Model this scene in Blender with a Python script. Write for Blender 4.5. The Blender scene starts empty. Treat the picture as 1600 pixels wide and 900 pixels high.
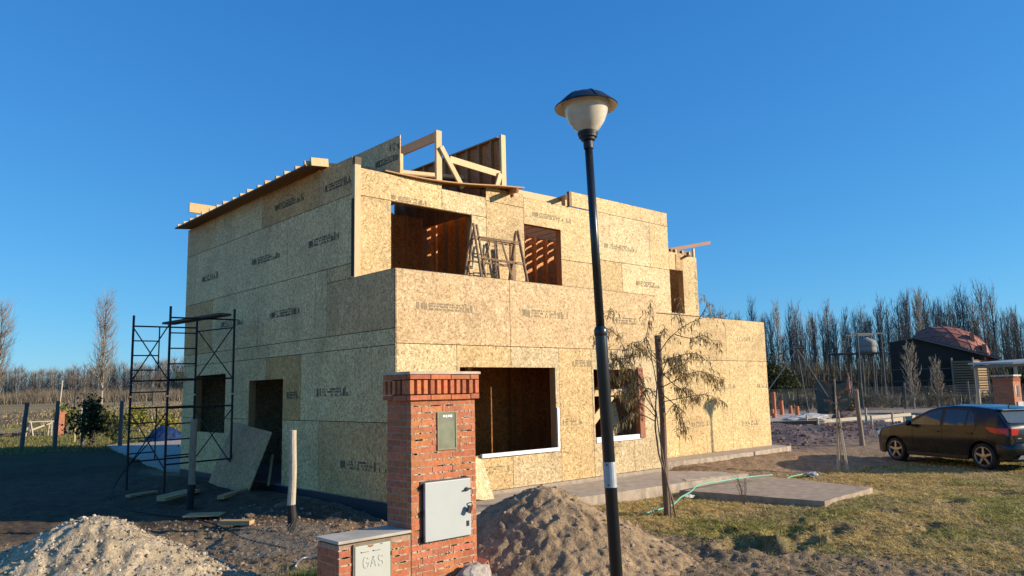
import bpy, bmesh, math, random
import numpy as np
from mathutils import Vector, Matrix
D = bpy.data
SC = bpy.context.scene
COL = SC.collection
R_ = math.radians
rnd = random.Random(7)

# ---------------------------------------------------------------- camera
CAM = Vector((-6.768, -10.145, 1.669))
YAW, PIT, ROL = 0.7405, 0.13362, 0.02209
cam_d = D.cameras.new('camera'); cam = D.objects.new('camera', cam_d); COL.objects.link(cam)
_R = Vector((math.cos(YAW), -math.sin(YAW), 0)); _F0 = Vector((math.sin(YAW), math.cos(YAW), 0)); _Z = Vector((0, 0, 1))
_F = _F0*math.cos(PIT) + _Z*math.sin(PIT); _U = -_F0*math.sin(PIT) + _Z*math.cos(PIT)
_r = _R*math.cos(ROL) - _U*math.sin(ROL); _u = _R*math.sin(ROL) + _U*math.cos(ROL)
M = Matrix.Identity(4)
for i in range(3):
    M[i][0] = _r[i]; M[i][1] = _u[i]; M[i][2] = -_F[i]; M[i][3] = CAM[i]
cam.matrix_world = M
cam_d.sensor_width = 36; cam_d.lens = 27.0; cam_d.clip_start = 0.05; cam_d.clip_end = 6000
SC.camera = cam

# ---------------------------------------------------------------- sky, sun, exposure
SUN_AZ, SUN_EL = R_(42), R_(18)          # light travels towards (-sin az, cos az)
sun_dir = Vector((math.sin(SUN_AZ)*math.cos(SUN_EL), -math.cos(SUN_AZ)*math.cos(SUN_EL), math.sin(SUN_EL)))  # towards the sun
W = D.worlds.new('World'); SC.world = W; W.use_nodes = True
nt = W.node_tree; nt.nodes.clear()
out = nt.nodes.new('ShaderNodeOutputWorld'); bg = nt.nodes.new('ShaderNodeBackground'); sky = nt.nodes.new('ShaderNodeTexSky')
sky.sky_type = 'NISHITA'; sky.sun_disc = False; sky.sun_elevation = SUN_EL
sky.sun_rotation = math.atan2(sun_dir.x, sun_dir.y)
sky.altitude = 300; sky.air_density = 1.0; sky.dust_density = 0.05; sky.ozone_density = 5.0
# the sky's own colour, deeper and more even than the model's: one curve per channel
sp_ = nt.nodes.new('ShaderNodeSeparateColor'); cb_ = nt.nodes.new('ShaderNodeCombineColor'); nt.links.new(sky.outputs[0], sp_.inputs[0])
for i, (pw, mu) in enumerate(((1.02, .34), (.74, .875), (.50, 1.78))):
    a_ = nt.nodes.new('ShaderNodeMath'); a_.operation = 'POWER'; a_.inputs[1].default_value = pw; nt.links.new(sp_.outputs[i], a_.inputs[0])
    b_ = nt.nodes.new('ShaderNodeMath'); b_.operation = 'MULTIPLY'; b_.inputs[1].default_value = mu; nt.links.new(a_.outputs[0], b_.inputs[0]); nt.links.new(b_.outputs[0], cb_.inputs[i])
nt.links.new(cb_.outputs[0], bg.inputs[0])
bg.inputs[1].default_value = 0.15
nt.links.new(bg.outputs[0], out.inputs[0])
sl = D.lights.new('sun', 'SUN'); sl.energy = 4.8; sl.angle = R_(0.55); sl.color = (1.0, 0.87, 0.68)
so = D.objects.new('sun', sl); COL.objects.link(so)
so.rotation_euler = sun_dir.to_track_quat('Z', 'Y').to_euler(); so.location = sun_dir*60
SC.view_settings.view_transform = 'Standard'; SC.view_settings.look = 'None'; SC.view_settings.gamma = 1
SC.view_settings.exposure = 0.45; SC.view_settings.use_curve_mapping = False
SC.render.engine = 'CYCLES'; SC.render.resolution_x = 1024; SC.render.resolution_y = 576

# ---------------------------------------------------------------- helpers
class NB:
    """node-tree shorthand"""
    def __init__(s, name):
        s.m = D.materials.new(name); s.m.use_nodes = True; s.t = s.m.node_tree
        s.b = s.t.nodes['Principled BSDF']
    def n(s, typ, **kw):
        x = s.t.nodes.new(typ)
        for k, v in kw.items():
            if k in x.inputs: x.inputs[k].default_value = v
            else: setattr(x, k, v)
        return x
    def l(s, a, b): s.t.links.new(a, b)
    def ramp(s, fac, stops):
        r = s.n('ShaderNodeValToRGB'); e = r.color_ramp.elements
        while len(e) < len(stops): e.new(0.5)
        for i, (p, c) in enumerate(stops): e[i].position = p; e[i].color = (*c, 1)
        s.l(fac, r.inputs[0]); return r.outputs[0]
    def mix(s, a, b, fac=1.0, mode='MULTIPLY'):
        x = s.n('ShaderNodeMix', data_type='RGBA', blend_type=mode)
        for i, v in ((6, a), (7, b), (0, fac)):
            if hasattr(v, 'links'): s.l(v, x.inputs[i])
            else: x.inputs[i].default_value = v if i == 0 else (*v, 1)
        return x.outputs[2]
    def noise(s, vec, scale, detail=4, rough=.55, dist=0):
        x = s.n('ShaderNodeTexNoise'); x.inputs['Scale'].default_value = scale; x.inputs['Detail'].default_value = detail
        x.inputs['Roughness'].default_value = rough; x.inputs['Distortion'].default_value = dist
        if vec is not None: s.l(vec, x.inputs['Vector'])
        return x.outputs['Fac'] if 'Fac' in x.outputs else x.outputs[0]
    def pos(s): return s.n('ShaderNodeTexCoord').outputs['Object']
    def geo(s): return s.n('ShaderNodeNewGeometry').outputs['Position']
    def tint(s): return s.n('ShaderNodeAttribute', attribute_name='tint').outputs['Color']
    def bump(s, h, dist=.01, st=.6):
        x = s.n('ShaderNodeBump'); x.inputs['Distance'].default_value = dist; x.inputs['Strength'].default_value = st
        s.l(h, x.inputs['Height']); s.l(x.outputs[0], s.b.inputs['Normal'])
    def fin(s, col=None, rough=.8, metal=0., spec=None):
        if col is not None:
            if hasattr(col, 'links'): s.l(col, s.b.inputs['Base Color'])
            else: s.b.inputs['Base Color'].default_value = (*col, 1)
        if hasattr(rough, 'links'): s.l(rough, s.b.inputs['Roughness'])
        else: s.b.inputs['Roughness'].default_value = rough
        s.b.inputs['Metallic'].default_value = metal
        if spec is not None: s.b.inputs['Specular IOR Level'].default_value = spec
        return s.m

def simple(name, col, rough=.7, metal=0., var=.25, scale=9, bump=0., spec=None, tint=False, detail=5):
    k = NB(name); p = k.pos()
    f = k.noise(p, scale, detail, .65)
    c = k.ramp(f, [(.25, tuple(x*(1-var) for x in col)), (.75, tuple(min(1, x*(1+var)) for x in col))])
    if tint: c = k.mix(c, k.tint())
    if bump: k.bump(f, bump)
    return k.fin(c, rough, metal, spec)

# --- oriented strand board: patches of stretched flakes lying in all directions
def make_osb():
    k = NB('osb')
    g = k.pos(); sx = k.n('ShaderNodeSeparateXYZ'); k.l(g, sx.inputs[0])
    ad = k.n('ShaderNodeMath', operation='MULTIPLY_ADD'); k.l(sx.outputs[1], ad.inputs[0]); ad.inputs[1].default_value = 1.31; k.l(sx.outputs[0], ad.inputs[2])
    cb = k.n('ShaderNodeCombineXYZ'); k.l(ad.outputs[0], cb.inputs[0]); k.l(sx.outputs[2], cb.inputs[1])
    layers = []
    for i, (ps, fs) in enumerate(((11., 34.), (15., 46.), (9., 60.))):
        off = k.n('ShaderNodeVectorMath', operation='ADD'); k.l(cb.outputs[0], off.inputs[0]); off.inputs[1].default_value = (3.7*i, 5.1*i, 0)
        v1 = k.n('ShaderNodeTexVoronoi', voronoi_dimensions='2D'); v1.inputs['Scale'].default_value = ps; k.l(off.outputs[0], v1.inputs['Vector'])
        s1 = k.n('ShaderNodeSeparateColor'); k.l(v1.outputs['Color'], s1.inputs[0])
        an = k.n('ShaderNodeMath', operation='MULTIPLY'); an.inputs[1].default_value = 3.14; k.l(s1.outputs[0], an.inputs[0])
        vr = k.n('ShaderNodeVectorRotate', rotation_type='Z_AXIS'); k.l(off.outputs[0], vr.inputs[0]); k.l(an.outputs[0], vr.inputs['Angle'])
        ml = k.n('ShaderNodeVectorMath', operation='MULTIPLY'); k.l(vr.outputs[0], ml.inputs[0]); ml.inputs[1].default_value = (1.0, .30, 1)
        v2 = k.n('ShaderNodeTexVoronoi', voronoi_dimensions='2D'); v2.inputs['Scale'].default_value = fs*1.25; k.l(ml.outputs[0], v2.inputs['Vector'])
        s2 = k.n('ShaderNodeSeparateColor'); k.l(v2.outputs['Color'], s2.inputs[0]); layers.append(s2.outputs[1])
    a = k.n('ShaderNodeMath', operation='ADD'); k.l(layers[0], a.inputs[0]); k.l(layers[1], a.inputs[1])
    b = k.n('ShaderNodeMath', operation='MULTIPLY_ADD'); k.l(layers[2], b.inputs[0]); b.inputs[1].default_value = .8; k.l(a.outputs[0], b.inputs[2])
    d = k.n('ShaderNodeMath', operation='DIVIDE'); k.l(b.outputs[0], d.inputs[0]); d.inputs[1].default_value = 2.8
    c = k.ramp(d.outputs[0], [(.12, (.22, .13, .053)), (.33, (.42, .29, .137)), (.5, (.525, .39, .20)), (.68, (.62, .475, .27)), (.9, (.80, .68, .45))])
    big = k.noise(g, 1.1, 3, .6)
    c = k.mix(c, k.ramp(big, [(.3, (.80, .78, .75)), (.5, (1, .99, .98)), (.7, (1.10, 1.09, 1.06))]))
    c = k.mix(c, k.tint())
    k.bump(d.outputs[0], .0012, .5)
    return k.fin(c, .62, 0, .35)
OSB = make_osb()

def make_wood(name, c0, c1, rough=.65):
    k = NB(name); g = k.pos()
    m = k.n('ShaderNodeMapping'); m.inputs['Scale'].default_value = (9, 9, 1.3); k.l(g, m.inputs[0])
    f = k.noise(m.outputs[0], 6, 6, .6, 1.2)
    c = k.ramp(f, [(.3, c0), (.7, c1)])
    kn = k.n('ShaderNodeTexVoronoi'); kn.inputs['Scale'].default_value = 3.1; k.l(g, kn.inputs['Vector'])
    c = k.mix(k.ramp(kn.outputs['Distance'], [(.03, (.28, .16, .07)), (.075, (1, 1, 1))]), c)
    c = k.mix(c, k.tint())
    k.bump(f, .002, .4)
    return k.fin(c, rough)
PINE = make_wood('pine', (.46, .31, .145), (.64, .47, .26))
ROUGH = make_wood('weathered_wood', (.20, .15, .10), (.36, .28, .19), .85)
DARKW = make_wood('dark_timber', (.022, .016, .013), (.045, .033, .026), .8)
STAMP = simple('stamp_ink', (.13, .095, .055), .8, var=.4, scale=60); STAMP_F = simple('faded_stamp_ink', (.27, .205, .115), .8, var=.35, scale=40)
STEEL_D = simple('dark_painted_steel', (.018, .019, .022), .5, .3, var=.5, scale=14)
STEEL_R = simple('rusty_steel', (.30, .19, .11), .7, .3, var=.5, scale=20)
GALV = simple('galvanised', (.55, .56, .57), .42, .75, var=.2, scale=30)
FLASH = simple('white_flashing', (.80, .81, .82), .45, .1, var=.06, scale=8)
CONC = simple('concrete', (.40, .32, .235), .9, var=.35, scale=6, bump=.008, tint=True)
CONC2 = simple('pale_concrete', (.46, .41, .33), .9, var=.3, scale=2.5, bump=.01)
BLACK = simple('black_rubber', (.012, .012, .013), .8, var=.3)
TAR = simple('tar', (.012, .011, .011), .7, var=.4, scale=18)
PRINT_D = simple('dark_void', (.01, .008, .007), .9)

class MB:
    """collects faces for ONE mesh object"""
    def __init__(s): s.v = []; s.f = []; s.m = []; s.t = []; s.mi = 0; s.ti = (1, 1, 1)
    def add(s, vs, fs):
        o = len(s.v); s.v += [tuple(p) for p in vs]
        for f in fs: s.f.append([o+i for i in f]); s.m.append(s.mi); s.t.append(s.ti)
    def quad(s, a, b, c, d): s.add([a, b, c, d], [(0, 1, 2, 3)])
    def box(s, lo, hi):
        x0, y0, z0 = lo; x1, y1, z1 = hi
        s.add([(x0,y0,z0),(x1,y0,z0),(x1,y1,z0),(x0,y1,z0),(x0,y0,z1),(x1,y0,z1),(x1,y1,z1),(x0,y1,z1)],
              [(0,3,2,1),(4,5,6,7),(0,1,5,4),(1,2,6,5),(2,3,7,6),(3,0,4,7)])
    def obox(s, c, ax, ay, az):
        c = Vector(c); ax = Vector(ax); ay = Vector(ay); az = Vector(az)
        s.add([c+ax*i+ay*j+az*k for k in (-1, 1) for (i, j) in ((-1,-1),(1,-1),(1,1),(-1,1))],
              [(0,3,2,1),(4,5,6,7),(0,1,5,4),(1,2,6,5),(2,3,7,6),(3,0,4,7)])
    def beam(s, p, q, w, h, up=(0, 0, 1)):
        """board from p to q, w across, h along up"""
        p = Vector(p); q = Vector(q); d = (q-p); L = d.length; d.normalize()
        u = Vector(up); u = (u - d*u.dot(d))
        if u.length < 1e-4: u = Vector((0, 1, 0)) - d*d.y
        u.normalize(); sdv = d.cross(u)
        s.obox((p+q)/2, d*L/2, sdv*w/2, u*h/2)
    def tube(s, pts, rad, n=8, cap=True):
        pts = [Vector(p) for p in pts]; k = len(pts)
        if not hasattr(rad, '__len__'): rad = [rad]*k
        vs = []; prev = None
        for i in range(k):
            d = (pts[min(i+1, k-1)]-pts[max(i-1, 0)]).normalized()
            if prev is None:
                a = Vector((0, 0, 1)) if abs(d.z) < .9 else Vector((1, 0, 0)); u = d.cross(a).normalized()
            else:
                u = prev - d*prev.dot(d); u = u.normalized() if u.length > 1e-5 else d.orthogonal().normalized()
            prev = u; w = d.cross(u)
            for j in range(n):
                an = 2*math.pi*j/n; vs.append(pts[i]+(u*math.cos(an)+w*math.sin(an))*rad[i])
        fs = [(i*n+j, i*n+(j+1) % n, (i+1)*n+(j+1) % n, (i+1)*n+j) for i in range(k-1) for j in range(n)]
        if cap: fs += [tuple(range(n))[::-1], tuple((k-1)*n+j for j in range(n))]
        s.add(vs, fs)
    def lathe(s, c, prof, n=24, axis=(0, 0, 1)):
        c = Vector(c); a = Vector(axis).normalized(); u = a.orthogonal().normalized(); w = a.cross(u); vs = []
        for r, h in prof:
            for j in range(n):
                an = 2*math.pi*j/n; vs.append(c + a*h + (u*math.cos(an)+w*math.sin(an))*max(r, 1e-4))
        k = len(prof)
        s.add(vs, [(i*n+j, i*n+(j+1) % n, (i+1)*n+(j+1) % n, (i+1)*n+j) for i in range(k-1) for j in range(n)])
    def prism(s, poly, off):
        o = Vector(off); n = len(poly); P = [Vector(p) for p in poly]
        s.add(P+[p+o for p in P], [tuple(range(n))[::-1], tuple(range(n, 2*n))] + [(i, (i+1) % n, n+(i+1) % n, n+i) for i in range(n)])
    def build(s, name, mats, parent=None, smooth=False, bevel=0):
        me = D.meshes.new(name); me.from_pydata(s.v, [], s.f)
        if not isinstance(mats, (list, tuple)): mats = [mats]
        for m in mats: me.materials.append(m)
        if len(mats) > 1: me.polygons.foreach_set('material_index', s.m)
        at = me.attributes.new('tint', 'FLOAT_COLOR', 'FACE')
        at.data.foreach_set('color', np.c_[np.array(s.t, dtype=np.float32).reshape(-1, 3), np.ones(len(s.t), np.float32)].ravel())
        if smooth: me.polygons.foreach_set('use_smooth', [True]*len(me.polygons))
        me.update()
        o = D.objects.new(name, me); COL.objects.link(o)
        if parent is not None: attach(o, parent)
        if bevel:
            b = o.modifiers.new('bevel', 'BEVEL'); b.width = bevel; b.segments = 2; b.limit_method = 'ANGLE'
        return o

def world_off(p):
    v = Vector((0, 0, 0))
    while p is not None: v += p.location; p = p.parent
    return v
def attach(o, p):
    """mesh coordinates are scene coordinates: keep them there under the parent"""
    o.parent = p; o.location = -world_off(p)
def tag(o, label, cat, group=None, kind=None):
    if label: o['label'] = label
    if cat: o['category'] = cat
    if group: o['group'] = group
    if kind: o['kind'] = kind
    return o
def thing(name, loc, label, cat, group=None):
    o = D.objects.new(name, None); COL.objects.link(o); o.location = loc; o.empty_display_size = .1
    return tag(o, label, cat, group)
def copy_tree(o, loc=None, rz=None, sc=None, label=None, top=True):
    c = o.copy(); COL.objects.link(c)
    if loc is not None: c.location = loc
    if rz is not None: c.rotation_euler = (0, 0, rz)
    if sc is not None: c.scale = sc
    if label: c['label'] = label
    for ch in list(o.children):
        k = copy_tree(ch, top=False); k.parent = c
    return c
def jit(a): return rnd.uniform(-a, a)
def shade(c, a=.12):
    k = 1+jit(a); return tuple(x*k for x in c)

# numpy value noise
def _h(ix, iy, s):
    n = (ix.astype(np.int64)*374761393 + iy.astype(np.int64)*668265263 + s*1442695041) & 0x7fffffff
    n = ((n ^ (n >> 13))*1274126177) & 0x7fffffff
    return ((n ^ (n >> 16)) & 0xffff)/65535.0
def vnoise(x, y, s=0):
    ix = np.floor(x); iy = np.floor(y); fx = x-ix; fy = y-iy
    fx = fx*fx*(3-2*fx); fy = fy*fy*(3-2*fy)
    a = _h(ix, iy, s); b = _h(ix+1, iy, s); c = _h(ix, iy+1, s); d = _h(ix+1, iy+1, s)
    return (a*(1-fx)+b*fx)*(1-fy)+(c*(1-fx)+d*fx)*fy
def fbm(x, y, oct=4, s=0, g=.5):
    t = 0; a = 1; n = 0
    for i in range(oct): t = t+a*vnoise(x*2**i, y*2**i, s+i*17); n += a; a *= g
    return t/n
def sstep(a, b, x):
    t = np.clip((x-a)/(b-a), 0, 1); return t*t*(3-2*t)
# ---------------------------------------------------------------- ground
HOLES = [(6.78, -5.52, .42, .22, .13), (2.75, -4.95, .40, .24, .14), (3.1, -5.3, .42, .2, .12), (1.65, -4.95, .38, .25, .16),
         (2.2, -4.3, .35, .2, .1), (5.7, -3.0, .2, .14, .09), (1.9, -5.35, .5, .2, .12), (4.2, -6.1, .35, .2, .07), (8.3, -5.8, .3, .2, .07),
         (3.6, -4.6, .3, .16, .06), (5.2, -5.2, .3, .16, .06)]
def ground_z(x, y):
    x = np.asarray(x, float); y = np.asarray(y, float)
    z = -.22 + 0*x
    r = np.hypot(x-CAM.x, y-CAM.y)
    z += (fbm(x*.5, y*.5, 3, 5)-.5)*.09
    near = np.clip(1-r/60, 0, 1)
    z += (fbm(x*3.1, y*3.1, 4, 9)-.5)*.085*near
    z += (np.abs(fbm(x*7.5, y*7.5, 3, 13)-.5))*-.13*near + (fbm(x*13, y*13, 2, 15)-.5)*.035*np.clip((22-r)/12, 0, 1)
    wx = x+.35*(fbm(x*3.5, y*3.5, 4, 81)-.5); wy = y+.30*(fbm(x*3.5+7, y*3.5, 4, 83)-.5)
    for hx, hy, a, b, d in HOLES:
        w = fbm(x*4, y*4, 3, 3)*.7+.65
        q = ((wx-hx)/a)**2 + ((wy-hy)/b)**2
        z -= d*np.exp(-q*q*w) - d*.28*np.exp(-(np.sqrt(q)-1.45)**2*7)*w
    # loose earth banked along the side wall
    side = np.exp(-((x+.75)/1.05)**2)*sstep(.2, 1.6, y)*(1-sstep(8.5, 10.5, y))
    z += side*(.13+.16*(fbm(x*1.3, y*1.3, 3, 21)-.45))
    # dug-up earth heaps in front of the far foundation
    hp = sstep(15, 19, x)*(1-sstep(27, 31, x))*sstep(1, 3, y)*(1-sstep(9, 12, y))
    z += hp*(.10+.5*(fbm(x*.7, y*.7, 4, 31)-.4))
    # spoil in front of the wing wall
    wp = sstep(7.2, 8.2, x)*(1-sstep(13, 14.5, x))*sstep(-1.6, .2, y)*(1-sstep(1, 1.5, y))
    z += wp*.12
    z += 1.15*sstep(50, 190, r)*sstep(.0, .35, (y-CAM.y)/np.maximum(r, 1)-.55) + 6*sstep(400, 1600, r)
    return z
def gz(x, y): return float(ground_z(np.array([x]), np.array([y]))[0])

SOIL = np.array((.31, .215, .12)); STRAW = np.array((.72, .52, .19)); GREEN = np.array((.27, .27, .06))
DRY = np.array((.46, .335, .14)); RED = np.array((.19, .115, .075)); PATH = np.array((.40, .31, .235)); GREY = np.array((.205, .165, .14))
FIELD = np.array((.30, .22, .11)); DARKS = np.array((.085, .063, .048))
def yard_mask(x, y):
    """where the dry lawn of the front yard grows"""
    m = sstep(1.2, 2.6, x+.25*(y+4)+1.1*(fbm(x*.8, y*.8, 3, 41)-.5))
    m *= 1-sstep(-1.9, -.9, y+.12*(x-6)*(x > 8)+1.0*(fbm(x*.9, y*.9, 3, 43)-.5))
    bare = sstep(8.6, 9.6, x+.9*(fbm(x, y, 3, 47)-.5))*sstep(-2.6, -1.6, y+.75*(x-9.5)*.3)
    bare2 = sstep(.52, .66, fbm(x*.55+3, y*.55, 3, 53))*.6
    return m*(1-.9*bare)*(1-bare2)
def ground_col(x, y):
    r = np.hypot(x-CAM.x, y-CAM.y); n1 = fbm(x*.9, y*.9, 4, 61)[:, None]; n2 = fbm(x*4, y*4, 4, 67)[:, None]; n3 = fbm(x*.12, y*.12, 3, 71)[:, None]
    c = SOIL*(.75+.5*n2) + 0*x[:, None]
    c = c*(1-n1*.25) + GREY*n1*.25
    ym = yard_mask(x, y)[:, None]
    gr = sstep(.45, .62, fbm(x*.7+9, y*.7, 3, 77)+.10*sstep(4, 11, x-y*.8))[:, None]
    lawn = DRY*(1-.55*gr)+GREEN*.55*gr
    lawn = lawn*(.7+.6*n2)
    c = c*(1-ym)+lawn*ym
    # reddish spoil towards the wing and under the car
    a = (sstep(7.0, 9.5, x)*sstep(-4.2, -2.2, y)*(1-sstep(1.2, 3, y)))[:, None]
    c = c*(1-.55*a) + (np.array((.36, .245, .15))*(.7+.6*n2))*.55*a
    a = (sstep(14, 17, x)*sstep(.0, 2.5, y+.0*x)*(1-sstep(30, 40, x)))[:, None]
    c = c*(1-a) + (np.array((.185, .135, .12))*(.6+.8*n2))*a
    for hx, hy, aa, bb, d in HOLES:
        q = ((x+.5*(fbm(x*3.5, y*3.5, 4, 81)-.5)-hx)/aa)**2+((y+.45*(fbm(x*3.5+7, y*3.5, 4, 83)-.5)-hy)/bb)**2
        w = (np.exp(-q*1.1)*.8)[:, None]; c = c*(1-w)+np.array((.075, .052, .036))*(.6+.8*n2)*w
    t = (sstep(.3, 2.0, y+.55*x+1.2)*(1-sstep(13, 16, y))*sstep(.0, .6, -x+.2))[:, None]; c = c*(1-.75*t)+np.array((.06, .045, .034))*(.6+.8*n2)*.75*t  # earth darkened beside the house: its shade is put into the colour
    # left side: short turf painted darker within the house shadow, the pinkish track, brown field, pale dry grass beyond
    L = sstep(.62, .74, (y-CAM.y)/np.maximum(r, 1))[:, None]
    t = (sstep(11, 13, y)*(1-sstep(60, 70, y)))[:, None]*L; c = c*(1-t)+((np.array((.085, .068, .036))+np.array((.10, .095, .01))*sstep(23, 28, y)[:, None])*(.7+.6*n1))*t
    t = (sstep(40, 44, y+.3*x)*(1-sstep(55, 60, y+.3*x))*(1-sstep(9, 12, x)))[:, None]*L; c = c*(1-t)+PATH*(.85+.3*n1)*t
    t = sstep(57, 66, y)[:, None]*L; c = c*(1-t)+(np.array((.20, .145, .085))*(.7+.6*n1))*t
    t = sstep(85, 120, y+40*(n3[:, 0]-.5))[:, None]*L; c = c*(1-t)+FIELD*(.75+.5*n3)*t
    # right far: pale road strip, then dark brush ground
    Rr = (1-L)
    t = (sstep(46, 47.5, x+.2*y)*(1-sstep(57, 60, x+.2*y)))[:, None]*Rr; c = c*(1-t)+np.array((.40, .30, .215))*(.85+.3*n1)*t
    t = sstep(60, 64, x+.2*y)[:, None]*Rr; c = c*(1-t)+np.array((.16, .125, .07))*(.6+.8*n1)*t
    return np.clip(c, .01, .9)

def ground_mat():
    k = NB('ground'); g = k.geo()
    f = k.noise(g, 7, 8, .7); f2 = k.noise(g, 45, 5, .65); f3 = k.noise(g, 1.2, 5, .6)
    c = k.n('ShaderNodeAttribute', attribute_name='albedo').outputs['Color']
    c = k.mix(c, k.ramp(f, [(.28, (.5, .47, .45)), (.5, (1, 1, 1)), (.75, (1.45, 1.42, 1.34))]))
    c = k.mix(c, k.ramp(f2, [(.3, (.66, .64, .62)), (.7, (1.3, 1.3, 1.28))]))
    ad = k.n('ShaderNodeMath', operation='MULTIPLY_ADD'); k.l(f2, ad.inputs[0]); ad.inputs[1].default_value = .35; k.l(f, ad.inputs[2])
    k.bump(ad.outputs[0], .05, .8)
    return k.fin(c, .95, 0, .1)
GROUND = ground_mat()
def grid_mesh(name, P, nu, nv, cols, mats, closed=False, smooth=True):
    """P: (nu*nv,3) array, u fastest"""
    i, j = np.meshgrid(np.arange(nu if closed else nu-1), np.arange(nv-1))
    i = i.ravel(); j = j.ravel(); i2 = (i+1) % nu
    F = np.stack([j*nu+i, j*nu+i2, (j+1)*nu+i2, (j+1)*nu+i], 1)
    me = D.meshes.new(name); me.vertices.add(len(P)); me.vertices.foreach_set('co', P.astype(np.float32).ravel())
    me.loops.add(F.size); me.loops.foreach_set('vertex_index', F.ravel().astype(np.int32))
    me.polygons.add(len(F)); me.polygons.foreach_set('loop_start', np.arange(0, F.size, 4, dtype=np.int32))
    me.update(calc_edges=True); me.validate()
    if smooth: me.polygons.foreach_set('use_smooth', np.ones(len(F), bool))
    if cols is not None:
        at = me.attributes.new('albedo', 'FLOAT_COLOR', 'POINT'); at.data.foreach_set('color', np.c_[cols, np.ones(len(cols))].astype(np.float32).ravel())
    me.materials.append(mats); o = D.objects.new(name, me); COL.objects.link(o); return o
def build_ground():
    a0 = math.pi/2-YAW
    dense = np.linspace(-R_(46), R_(46), 560); rest = np.linspace(R_(46), 2*math.pi-R_(46), 60)[1:-1]
    an = np.concatenate([dense, rest])+a0
    r = [.05, .6, 1.5, 2.5, 3.5]; q = 4.5
    while q < 18: r.append(q); q *= 1.007
    while q < 34: r.append(q); q *= 1.0125
    while q < 2600: r.append(q); q *= 1.035
    r = np.array(r)
    rr, aa = np.meshgrid(r, an, indexing='ij')
    x = (CAM.x+rr*np.cos(aa)).ravel(); y = (CAM.y+rr*np.sin(aa)).ravel()
    P = np.stack([x, y, ground_z(x, y)], 1)
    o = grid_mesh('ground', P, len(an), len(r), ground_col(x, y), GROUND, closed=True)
    o['kind'] = 'structure'
build_ground()

# blades of dry grass, too many to count
def tri_mesh(name, V, col, mat, per=3):
    n = len(V)//per; me = D.meshes.new(name); me.vertices.add(len(V)); me.vertices.foreach_set('co', V.astype(np.float32).ravel())
    me.loops.add(len(V)); me.loops.foreach_set('vertex_index', np.arange(len(V), dtype=np.int32))
    me.polygons.add(n); me.polygons.foreach_set('loop_start', np.arange(0, len(V), per, dtype=np.int32)); me.update(calc_edges=True)
    at = me.attributes.new('tint', 'FLOAT_COLOR', 'FACE'); at.data.foreach_set('color', np.c_[col, np.ones(n)].astype(np.float32).ravel())
    me.materials.append(mat); o = D.objects.new(name, me); COL.objects.link(o); return o
def tint_mat(name, rough=.8, trans=0.):
    k = NB(name); c = k.tint(); f = k.noise(k.geo(), 30, 2)
    m = k.fin(k.mix(c, k.ramp(f, [(.3, (.75, .75, .75)), (.7, (1.2, 1.2, 1.2))])), rough, 0, .2)
    if trans:
        t = k.n('ShaderNodeBsdfTranslucent'); k.l(c, t.inputs[0]); mx = k.n('ShaderNodeMixShader'); mx.inputs[0].default_value = trans
        o = k.t.nodes['Material Output']; k.l(k.b.outputs[0], mx.inputs[1]); k.l(t.outputs[0], mx.inputs[2]); k.l(mx.outputs[0], o.inputs[0])
    return m
GRASS = tint_mat('grass_blades', .8, .25); LEAF = tint_mat('leaves', .7, .2); TWIG = tint_mat('twigs', .9)
def blades(name, x, y, h, lean, w, col, label):
    g = np.random.default_rng(3); n = len(x); an = g.uniform(0, 2*np.pi, n); la = an+np.pi/2+g.normal(0, .5, n)
    z = ground_z(x, y)-.004
    B = np.stack([x, y, z], 1); side = np.stack([np.cos(an), np.sin(an), 0*an], 1)*w[:, None]
    tip = B+np.stack([np.cos(la)*lean, np.sin(la)*lean, h], 1)
    V = np.stack([B-side, B+side, tip], 1).reshape(-1, 3)
    o = tri_mesh(name, V, col, GRASS); tag(o, label, 'grass', kind='stuff'); return o
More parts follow.
